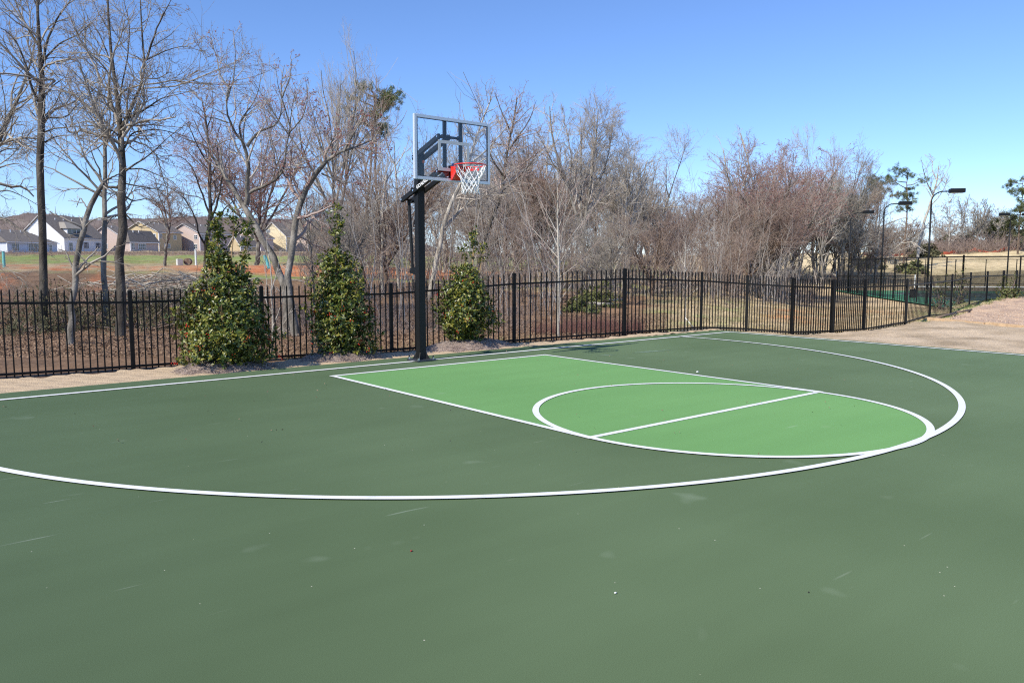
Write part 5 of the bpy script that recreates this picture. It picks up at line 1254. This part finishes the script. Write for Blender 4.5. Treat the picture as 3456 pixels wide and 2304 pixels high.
# young shrubs by the tennis court
def yb(u, pyb, h, w_, label, seed, m, n):
    P = on_z(u, pyb, -.0); uu, D = uD(P[0], P[1]); bush(float(uu), float(D), h, w_, label, seed, m, n, .07, 'young shrubs along the fence by the tennis court', 'shrub')
bush(3172, 30, 1.35, 1.0, 'loose green shrub behind the fence, left of the two by the tennis court', 81, M_ivy2, 110, .075, 'young shrubs by the tennis court', 'shrub')
bush(3240, 33, 1.7, .9, 'taller thin green shrub behind the fence, right of the two', 82, M_ivy2, 110, .075, 'young shrubs by the tennis court', 'shrub')
bush(3404, 32.5, .9, 1.0, 'rounded yellow-green shrub at the fence by the playground', 83, M_ivy2, 260, .07, 'young shrubs by the tennis court', 'shrub')
for i, (u, D, h, w_, lab) in enumerate([(3110, 150, 2.2, 6, 'dark evergreen thicket at the left end of the hill ridge'), (3200, 175, 4, 8, 'dark green bush on the ridge behind the nearest lamp'), (3255, 178, 3.5, 7, 'olive bush on the ridge under the slim trees'),
   (3390, 172, 6, 8, 'tall dark evergreen bush on the ridge by the twin-headed lamp'), (3440, 165, 6, 9, 'dark evergreen mass under the tall hill pine'), (3075, 116, 1.6, 4, 'olive green bush beyond the tennis court, left of the nearest lamp'), (3345, 180, 6.5, 4.5, 'upright dark evergreen left of the twin-headed lamp')]):
    bush(u, D, h, w_, lab, 180+i, M_ivy if i != 5 else M_ivy2, 420, .42, 'evergreens along the hill ridge')
# brush pile of cut limbs
def limb_pile(u, D, L, n, h, label, seed, m):
    rng = np.random.default_rng(seed); g = ground_at(u, D); root = empty('brush_pile', g); tag(root, label, 'brush pile')
    st = []; rr = []
    for i in range(n):
        a = rng.uniform(-.5, .5)+(YAW*-1); dx = np.array([math.cos(a), math.sin(a), rng.uniform(-.25, .25)]); c = np.array([rng.normal()*L*.28, rng.normal()*L*.14, rng.uniform(.05, h)]); l = rng.uniform(.4, 1)*L*.5
        p = np.stack([c-dx*l/2+rng.normal(size=3)*.05, c-dx*l/6+rng.normal(size=3)*.1, c+dx*l/6+rng.normal(size=3)*.1, c+dx*l/2]); st.append(p); r0 = rng.uniform(.008, .035); rr.append(np.linspace(r0, r0*.3, 4))
    P = np.array(st); R_ = np.array(rr); v, f = tube_arrays(P, R_, 5); Q, R2 = make_children(P, R_, rng, 1.6, .2, .4, .7, 4, .25, .02, .006, 2); v2, f2 = tube_arrays(Q, R2, 3)
    fast_mesh('limbs', np.concatenate([v, v2]), [np.concatenate([f, f2+len(v)])], m, root)
limb_pile(560, 27, 4.5, 130, 1.1, 'heap of cut grey branches behind the leftmost holly', 95, T_GREY)
limb_pile(700, 29, 4, 70, .8, 'smaller heap of pale cut branches right of the big brush heap', 96, T_PALE)
for i, (a, b_, D0, D1, lab) in enumerate([((1930, 1018), (2110, 1012), 31, 32, 'upper pale fallen log behind the fence corner'), ((1985, 1029), (2080, 1027), 29, 29.5, 'lower pale fallen log behind the fence corner')]):
    A = at(*a, D0); B = at(*b_, D1); A[2] = max(A[2], gz(A[0], A[1])+.1); B[2] = max(B[2], gz(B[0], B[1])+.1)
    tag(MB().tube(A, B, .08, .05, 8).build('fallen_log', B_PALE, smooth=True), lab, 'log', 'fallen logs')

# ------------------------------------------------------------------ houses
def siding(name, c):
    m = mat(name, c, .75); 
    nt = m.node_tree
    if not any(n.type == 'TEX_WAVE' for n in nt.nodes):
        tc = [n for n in nt.nodes if n.type == 'TEX_COORD'][0]; w_ = nt.nodes.new('ShaderNodeTexWave'); w_.bands_direction = 'Z'; w_.inputs['Scale'].default_value = 2.6; w_.wave_profile = 'SAW'
        bm_ = nt.nodes.new('ShaderNodeBump'); bm_.inputs['Strength'].default_value = .5; bm_.inputs['Distance'].default_value = .03
        nt.links.new(tc.outputs['Object'], w_.inputs['Vector']); nt.links.new(w_.outputs['Fac'], bm_.inputs['Height']); nt.links.new(bm_.outputs[0], nt.nodes['Principled BSDF'].inputs['Normal'])
    return m
M_wht = siding('white_siding', (.80, .82, .86)); M_yel = siding('yellow_siding', (.56, .44, .26)); M_cream = siding('cream_siding', (.72, .61, .40)); M_pnk = siding('taupe_siding', (.56, .45, .40)); M_blu = siding('pale_blue_siding', (.66, .69, .76))
M_roof = mat('shingle_roof', (.135, .115, .10), .9, noise=(3, (.20, .175, .155), .35, .7), bump=.4, bscale=20); M_trim = mat('white_trim', (.82, .82, .82), .6); M_win = mat('window_glass', (.035, .05, .07), .12, spec=.8)
M_roof2 = mat('light_shingle_roof', (.26, .235, .20), .9, noise=(3, (.33, .30, .26), .35, .7))
def P_corner(px, py, D): return at(px, py, D)
def house(px, pyb, D, gw, sl, eave, ridge, wallm, label, gable_win=(), side_win=(), roofm=None, hip=0.0, shadem=None, over=.35, gfrac=.5, vents=3):
    """corner at pixel (px,pyb); gable face along +Y (gw px, sunlit -X side), long face along +X (sl px); heights in px"""
    c = at(px, pyb, D); k = D/F; W = gw*k/.636; Ls = sl*k/.77; he = (pyb-eave)*k; hr = (pyb-ridge)*k
    root = empty('house', c, math.atan((1728-px)/F)); tag(root, label, 'house', 'houses beyond the field')
    b = MB(); zb = -2.0
    ym = W*gfrac
    # wall prism, extruded along X
    if hip <= 0: pts = [(0, 0, zb), (0, 0, he), (0, ym, hr), (0, W, he), (0, W, zb)]
    else: pts = [(0, 0, zb), (0, 0, he), (0, W, he), (0, W, zb)]
    b.prism(pts, (Ls, 0, 0)); wl = b.build('wall', wallm, root)
    rm = roofm or M_roof
    b = MB(); t = .16
    if hip <= 0:
        for y0, z0, y1, z1 in ((0, he, ym, hr), (W, he, ym, hr)):
            sl_ = (z1-z0)/(y1-y0); yo = y0-over*(1 if y1 > y0 else -1); zo = z0-over*abs(sl_)
            b.prism([(-over, yo, zo+.03), (-over, y1, z1+.03), (-over, y1, z1+.03+t), (-over, yo, zo+.03+t)], (Ls+2*over, 0, 0))
    else:
        o = over; A = [(-o, -o, he), (Ls+o, -o, he), (Ls+o, W+o, he), (-o, W+o, he)]; h2 = hip*k
        r0 = (h2, ym, hr); r1 = (max(Ls-h2, h2+.5), ym, hr)
        for f_ in ([A[0], A[1], r1, r0], [A[1], A[2], r1], [A[2], A[3], r0, r1], [A[3], A[0], r0], A[::-1]): b.poly(f_)
    rf = b.build('roof', rm, root)
    # rake boards
    if hip <= 0:
        for y0, z0 in ((-over, he-over*(hr-he)/ym), (W+over, he-over*(hr-he)/(W-ym))):
            MB().bar((-over-.02, y0, z0+.05), (-over-.02, ym, hr+.05), .06, .22, up=(1, 0, 0)).build('trim', M_trim, rf)
    MB().bar((-.3, -over-.03, he-.02-(over*(hr-he)/ym if hip <= 0 else 0)), (Ls+.3, -over-.03, he-.02-(over*(hr-he)/ym if hip <= 0 else 0)), .08, .16).build('gutter', M_trim, rf)
    MB().box((-.03, -.03, (he+zb)/2), (.16, .16, he-zb)).build('corner_trim', M_trim, wl)
    for v in range(vents):
        xx = Ls*(.25+.2*v); MB().tube((xx, ym*.8, he+(hr-he)*.78), (xx, ym*.8, he+(hr-he)*.8+.55), .09, seg=6).build('vent_pipe', M_trim, rf)
    def window(face, a, z, w_, h_, n=1):
        # a: metres along the face
        for q in range(n):
            aa = a+q*(w_+.12)
            if face == 'g': cc = (-.05, aa, z); sz = (.08, w_+.22, h_+.22); si = (.04, w_, h_); off = (-.05, 0, 0); mul = ((.04, .06, h_), (.04, w_, .06))
            else: cc = (aa, -.05, z); sz = (w_+.22, .08, h_+.22); si = (w_, .04, h_); off = (0, -.05, 0); mul = ((.06, .04, h_), (w_, .04, .06))
            fr = MB().box(cc, sz).build('window', M_trim, wl)
            MB().box((cc[0]+off[0]*.6, cc[1]+off[1]*.6, cc[2]), si).build('pane', M_win, fr)
            m_ = MB()
            for ml in mul: m_.box((cc[0]+off[0]*1.15, cc[1]+off[1]*1.15, cc[2]), ml)
            m_.build('glazing_bar', M_trim, fr)
    for (dx, zc_, wp, hp, n) in gable_win: window('g', dx*k/.636, (pyb-zc_)*k, wp*k/.636, hp*k, n)
    for (dx, zc_, wp, hp, n) in side_win: window('s', dx*k/.77, (pyb-zc_)*k, wp*k/.77, hp*k, n)
    return root, k
# houses from left to right
house(26, 858, 150, 140, 152, 817, 771, M_blu, 'low pale blue bungalow with hipped grey roof at the far left', [], [(18, 834, 9, 24, 2), (66, 834, 9, 26, 3), (130, 834, 8, 22, 1)], hip=40, vents=3)
r_, k_ = house(219, 848, 170, 138, 125, 801, 727, M_wht, 'big white gabled house with front dormer behind the tall straight trunk', [(30, 824, 14, 17, 1), (110, 778, 8, 9, 1)], [(18, 832, 10, 26, 1), (42, 824, 7, 20, 1), (60, 826, 7, 20, 2), (98, 826, 7, 19, 2)])
# dormer
b = MB(); kk = k_
x0, x1 = 20*kk/.77, 62*kk/.77; zt = (848-770)*kk; zb_ = (848-800)*kk; yd = 5.2
b.box(((x0+x1)/2, yd/2+1.0, (zt+zb_)/2), (x1-x0, yd, zt-zb_)); dm = b.build('dormer', M_wht, r_)
b = MB(); b.poly([(x0-.3, .7, zt), (x1+.3, .7, zt), (x1-1.2, 3.2, zt+1.5), (x0+1.2, 3.2, zt+1.5)]); b.poly([(x1+.3, .7, zt), (x1+.3, 6.5, zt+.1), (x1-1.2, 3.2+3.0, zt+1.5), (x1-1.2, 3.2, zt+1.5)]); b.poly([(x0-.3, 6.5, zt+.1), (x0-.3, .7, zt), (x0+1.2, 3.2, zt+1.5), (x0+1.2, 6.2, zt+1.5)]); b.poly([(x0-.3, .7, zt-.1), (x1+.3, .7, zt-.1), (x1+.3, 6.5, zt-.1), (x0-.3, 6.5, zt-.1)][::-1]); b.build('dormer_roof', M_roof2, dm)
for q in range(3): MB().box((x0+(q+.6)*(x1-x0)/3.2, .96, (zt+zb_)/2+.1), (.9, .05, 1.6)).build('dormer_window', M_win, dm)
house(425, 845, 186, 118, 25, 806, 760, M_pnk, 'taupe gabled house behind the slender grey trunk', [(60, 830, 9, 14, 1)], [], vents=1)
house(441, 845, 176, 30, 88, 818, 776, M_pnk, 'low porch wing with white corner post and broad roof beside the yellow gable', [], [(8, 832, 8, 20, 1), (30, 832, 10, 18, 2)], hip=8, vents=2)
house(538, 843, 198, 112, 72, 783, 747, M_yel, 'yellow-ochre gabled house in the middle of the row', [(14, 797, 9, 14, 1)], [(5, 797, 7, 13, 1), (50, 800, 7, 13, 1), (20, 830, 8, 12, 2)], gfrac=.5)
house(676, 842, 205, 100, 100, 787, 755, M_pnk, 'taupe gabled house right of the yellow-ochre one', [(12, 800, 9, 13, 1), (14, 832, 9, 14, 1)], [(10, 800, 7, 13, 1)])
house(880, 842, 215, 92, 42, 803, 771, M_pnk, 'pinkish gabled house behind the leftmost holly\'s leaders', [(12, 812, 9, 8, 1), (12, 836, 7, 9, 1)], [], vents=2)
house(812, 843, 196, 34, 60, 826, 797, M_yel, 'low yellow wing with grey roof in front of the pinkish house', [], [(6, 834, 12, 10, 1), (30, 834, 10, 10, 1)], hip=0, vents=1)
house(967, 840, 222, 86, 26, 796, 750, M_cream, 'bright cream gabled house right of the leaning Y-shaped trunk', [(58, 779, 11, 9, 1)], [], vents=0)
house(1040, 838, 230, 52, 34, 793, 767, M_pnk, 'small taupe gable at the right end of the row', [(10, 805, 7, 8, 1)], [], vents=0)

# far wooded ridge behind the houses
def ridge():
    us = np.linspace(-1400, 1500, 160); top = np.interp(us, [-1400, -300, 0, 60, 110, 200, 300, 500, 700, 1000, 1300, 1500], [760, 750, 745, 735, 722, 728, 745, 742, 735, 745, 790, 850])
    rows_ = 14; V = []
    for j in range(rows_):
        t = j/(rows_-1)
        for i, u in enumerate(us):
            D = 330+160*t; g = CAM+FH*D+RT*((u-1728)/F*D); zt = 1.55+(889-top[i])/F*490
            V.append((g[0], g[1], 3+(zt-3)*math.sin(t*math.pi/2)*.96+1.2*math.sin(i*1.9+j*2.3)))
    V = np.array(V); n = len(us); i = np.arange(rows_-1)[:, None]; j = np.arange(n-1)[None]; f = np.stack([i*n+j, i*n+j+1, (i+1)*n+j+1, (i+1)*n+j], -1).reshape(-1, 4)
    o = fast_mesh('far_hill', V, [f[:, ::-1]], mat('far_hill', (.13, .095, .08), .95, noise=(.06, (.20, .155, .13), .35, .7)), smooth=True); tag(o, kind='structure')
    # woods on it
    rng = np.random.default_rng(5); k = rng.integers(0, len(V), 8000); c = V[k]+rng.normal(size=(8000, 3))*np.array([5, 5, .3])
    H_ = rng.uniform(.5, 1.9, 8000); 
    P = np.stack([c-np.array([0, 0, 1]), c+np.stack([0*H_, 0*H_, H_*.5], 1), c+np.stack([0*H_, 0*H_, H_], 1)], 1); v, ff = tube_arrays(P, np.tile(np.array([[.06, .05, .03]]), (8000, 1)), 3)
    Q, R2 = make_children(P, np.tile(np.array([[.06, .05, .03]]), (8000, 1)), rng, 1.0, .25, .35, .6, 2, .15, .1, .07, 4); v2, f2 = tube_arrays(Q, R2, 3)
    tag(fast_mesh('far_woods', np.concatenate([v, v2]), [np.concatenate([ff, f2+len(v)])], mat('far_twigs', (.20, .155, .135), .9, noise=(.05, (.14, .13, .09), .4, .7))), 'brown leafless woods covering the far ridge behind the houses', 'woods', kind='stuff')
ridge()

# small things in the field
def pt(u, py, D): return at(u, py, D)
def post_marker(u, pyb, D, h, r, m, label, name='marker_post', cat='marker post'):
    g = ground_at(u, D); b = MB(); b.tube((0, 0, -.1), (0, 0, h), r, r*.92, 10); o = b.build(name, m, smooth=False); o.location = [float(q) for q in g]; b2 = MB(); b2.tube((0, 0, h), (0, 0, h+.02), r*1.15, r*1.15, 10); b2.build('cap', m, o); tag(o, label, cat, 'marker posts in the field')
M_tq = mat('turquoise_pipe', (.16, .48, .46), .5); M_wp = mat('white_pipe', (.75, .80, .78), .5)
post_marker(22, 905, 50, .95, .09, M_tq, 'turquoise marker pipe at the far left of the field')
post_marker(820, 940, 40, .75, .07, M_tq, 'turquoise marker pipe behind the leftmost holly')
post_marker(667, 900, 60, 1.2, .08, M_wp, 'white-green marker pipe left of the leftmost holly')
g = ground_at(612, 58); root = empty('concrete_pipe', g); tag(root, 'white concrete drain box with a dark pipe end in the field', 'drain box')
MB().box((0, 0, .25), (.4, .4, .5), None, .03).build('box', mat('concrete', (.66, .64, .58), .9, noise=(4, (.5, .48, .44), .4, .7)), root)
MB().tube((.5, -.1, .3), (.75, .3, .3), .26, seg=18).build('pipe_end', mat('rusty_pipe', (.16, .10, .07), .8, noise=(5, (.3, .25, .2), .4, .7)), root)
def tube_shelter(u, D, h):
    pass
A = at(895, 900, 16.6); B = at(905, 860, 16.6)
tag(MB().tube(at(908, 905, 15.5), at(893, 862, 15.5), .030, .034, 10).build('tree_tube', M_tq), 'slanting turquoise tree-guard tube on the pale shrub', 'tree guard')

# ------------------------------------------------------------------ tennis court
TZ = -1.5
def TP(s, q, z=0.0):
    """s metres from far-left corner towards the near-left one, q metres to the right of the side fence"""
    a, b_, c_, d_ = 36.71, -.18, 88.4, .984
    lat = a+b_*s+q*d_; D = c_-d_*s+q*b_*-1*-1
    P = CAM+RT*lat+FH*D; return np.array([P[0], P[1], TZ+z])
def quad(name, pts, z, m, parent=None, th=None):
    b = MB(); b.poly([(p[0], p[1], p[2]+z) for p in pts]); return b.build(name, m, parent)
M_tg = mat('tennis_green', (.06, .23, .09), .7, noise=(.3, (.06, .23, .11), .4, .65)); M_td = mat('tennis_dark_green', (.03, .075, .05), .7, noise=(.3, (.04, .09, .06), .4, .65))
tc_ = empty('tennis_court', TP(0, 0)); tc_['kind'] = 'structure'
T0_ = np.array(TP(0, 0))
def L_(P): return P-T0_
quad('court_surface', [L_(TP(-.4, -.5)), L_(TP(37, -.5)), L_(TP(37, 40)), L_(TP(-.4, 40))], .03, M_tg, tc_)
for q0 in (3.66, 21.5):
    quad('playing_area', [L_(TP(6.4, q0)), L_(TP(30.2, q0)), L_(TP(30.2, q0+10.97)), L_(TP(6.4, q0+10.97))], .045, M_td, tc_)
    for (s0, s1, a0, a1) in ((6.4, 30.2, 0, 0), (6.4, 30.2, 10.97, 10.97), (6.4, 30.2, 1.37, 1.37), (6.4, 30.2, 9.6, 9.6), (6.4, 6.4, 0, 10.97), (30.2, 30.2, 0, 10.97), (11.9, 11.9, 1.37, 9.6), (24.7, 24.7, 1.37, 9.6), (11.9, 24.7, 5.48, 5.48)):
        A = L_(TP(s0, q0+a0)); B = L_(TP(s1, q0+a1)); d = (B-A)/np.linalg.norm(B-A); n = np.array([-d[1], d[0], 0])*.04
        quad('court_line', [A+n, A-n, B-n, B+n], .06 if s0 == s1 else .065, M_line, tc_)
# net
def mesh_fabric(name, col, alpha):
    m = bpy.data.materials.new(name); m.use_nodes = True; nt = m.node_tree; b = nt.nodes['Principled BSDF']; b.inputs['Base Color'].default_value = (*col, 1); b.inputs['Roughness'].default_value = .8; b.inputs['Alpha'].default_value = alpha
    return m
M_net = mesh_fabric('net_mesh', (.02, .02, .02), .55); M_chain = mesh_fabric('chain_link', (.02, .022, .024), .11); M_screen = mesh_fabric('windscreen', (.012, .014, .016), .36)
for q0, lab in ((2.75, 'tennis net with white top band on the nearer left court'), (20.6, 'tennis net of the farther right court')):
    g = TP(18.3, q0); root = empty('tennis_net', g); tag(root, lab, 'tennis net', 'tennis nets'); g = np.array(g)
    e = TP(18.3, q0+12.8); A = np.array([0, 0, 0.]); B = e-g
    b = MB(); b.poly([A+[0, 0, .1], B+[0, 0, .1], B+[0, 0, 1.0], A+[0, 0, 1.0]]); b.build('net_mesh', M_net, root)
    MB().bar(A+[0, 0, 1.0], B+[0, 0, 1.0], .03, .075).build('headband', M_line, root)
    for Q in (A, B): MB().tube(Q+[0, 0, 0], Q+[0, 0, 1.08], .05, seg=10).build('net_post', M_blk, root)
g = TP(18.6, 2.5); root = empty('score_post', g); tag(root, 'white score marker post with a black padded base at the net\'s left end', 'score marker')
MB().tube((0, 0, .9), (0, 0, 2.05), .05, seg=8).build('marker_strip', M_line, root); MB().tube((0, 0, 0), (0, 0, .9), .045, seg=8).build('post', M_blk, root); MB().box((-.2, 0, .35), (.75, .4, .85), None, .05).build('padding', M_blk, root)
# chain-link enclosure
tf = empty('chain_link_fence', TP(0, 0)); tag(tf, 'tall black chain-link fence enclosing the tennis courts', 'fence'); FHt = 3.5
def cl_run(S, every=1, screen=None, mid=True):
    for i, P in enumerate(S):
        p = L_(P); big = (i == 0 or i == len(S)-1); r = .065 if big else .048
        MB().tube(p, p+np.array([0, 0, FHt+(.12 if big else 0)]), r, seg=8).build('fence_post', M_iron, tf)
    A = L_(S[0]); B = L_(S[-1])
    MB().bar(A+[0, 0, FHt], B+[0, 0, FHt], .085, .085).build('top_rail', M_iron, tf)
    MB().bar(A+[0, 0, FHt*.48], B+[0, 0, FHt*.48], .05, .05).build('mid_rail', M_iron, tf)
    b = MB(); b.poly([A+[0, 0, .05], B+[0, 0, .05], B+[0, 0, FHt], A+[0, 0, FHt]]); b.build('chain_link', M_chain, tf)
    if screen:
        a, b_, z0, z1 = screen; P0 = A+(B-A)*a; P1 = A+(B-A)*b_; n = np.array([.06, .06, 0]); q = MB(); q.poly([P0+n+[0, 0, z0], P1+n+[0, 0, z0], P1+n+[0, 0, z1], P0+n+[0, 0, z1]]); q.build('windscreen', M_screen, tf)
cl_run([TP(s, 0) for s in np.arange(0, 36.7, 3.05)], screen=(0, .5, .1, FHt-.05))
cl_run([TP(36.6, q) for q in np.arange(0, 37, 3.46)])
cl_run([TP(0, q) for q in np.arange(0, 37, 3.05)], screen=(0, 1, .1, 1.75))
# lamps
def lamp(P, label, hgt, both=False):
    root = empty('court_lamp', P); tag(root, label, 'lamp post', 'lamp posts around the tennis courts')
    dr = np.array(TP(0, 10)-TP(0, 0)); dr = dr/np.linalg.norm(dr)
    b = MB(); b.tube((0, 0, -.1), (0, 0, hgt-.8), .085, .06, 12); b.build('pole', M_blk, root, smooth=True)
    for s in ((1, -1) if both else (1,)):
        pts = [np.array([0, 0, hgt-.82])]+[np.array([0, 0, hgt-.8])+dr*s*(.8-.8*math.cos(t))+np.array([0, 0, .72*math.sin(t)]) for t in np.linspace(0, math.pi/2, 8)]
        if s == -1: pts = [np.array([0, 0, hgt-.2]), dr*-.05+np.array([0, 0, hgt-.08])]
        pts.append(pts[-1]+dr*s*(.35 if s == 1 else .02)); b = MB(); b.path(pts, .045, 8); b.build('arm', M_blk, root, smooth=True)
        c = pts[-1]+dr*s*.55+np.array([0, 0, .04]); rz = math.atan2(dr[1], dr[0]); Rm = Matrix.Rotation(rz, 3, 'Z')
        hd = MB().box(c, (1.0, .55, .30), Rm, .02).build('lamp_head', M_blk, root)
        MB().box(c-np.array([0, 0, .155]), (.9, .46, .02), Rm).build('lens', mat('lamp_lens', (.5, .48, .42), .3), hd)
        MB().box(c-dr*s*.47+np.array([0, 0, 0]), (.05, .08, .12), Rm).build('mounting_clip', M_zinc, hd)
lamp(TP(6.1, -.25), 'farthest lamp post of the three along the tennis side fence', 8.4)
lamp(TP(18.3, -.25), 'middle lamp post of the three along the tennis side fence', 8.4)
lamp(TP(30.5, -.25), 'nearest and tallest-looking lamp post along the tennis side fence', 8.4)
Dq = 86; P = CAM+FH*Dq+RT*((3393-1728)/F*Dq); lamp(np.array([P[0], P[1], TZ]), 'lamp post with heads on both sides at the far right', 8.4, True)

# orange safety netting on the ridge
MO = mat('orange_netting', (.42, .10, .05), .7, noise=(.4, (.35, .07, .03), .4, .6))
tagd = False
g0 = ground_at(2900, 156); root = empty('safety_netting', g0); tag(root, 'sagging orange safety netting along the hill ridge', 'netting')
us = np.linspace(2900, 3500, 60); V = []
for i, u in enumerate(us):
    g = ground_at(u, 160+3*math.sin(i*.4))-g0; h = max(.05, .30+.3*math.sin(i*.7)+.2*math.sin(i*1.9))
    V += [g+[0, 0, .1], g+[0, 0, h+.1], g+[.05, .05, h+.1], g+[.05, .05, .1]]
V = np.array(V); f = []
for i in range(59):
    a = i*4; b_ = a+4; f += [(a, b_, b_+1, a+1), (a+1, b_+1, b_+2, a+2), (a+2, b_+2, b_+3, a+3)]
fast_mesh('netting', V, [np.array(f)], MO, root)

for u, D, h, w_, lab in [(2925, 124, 2.0, 5, 'low dark bush behind the farthest lamp')]:
    bush(u, D, h, w_, lab, int(u), M_ivy, 500, .35, 'evergreens along the hill ridge')
litter([(-300, 3000, 6, 14)], 150, rg, .012, M_lit, 'tiny leaf crumbs scattered on the green court', lambda X, Y: (Y < .3) & (X < 8.2))
bpy.data.objects[[o.name for o in COL.objects if o.name.startswith('leaf_litter')][-1]].location.z = .055
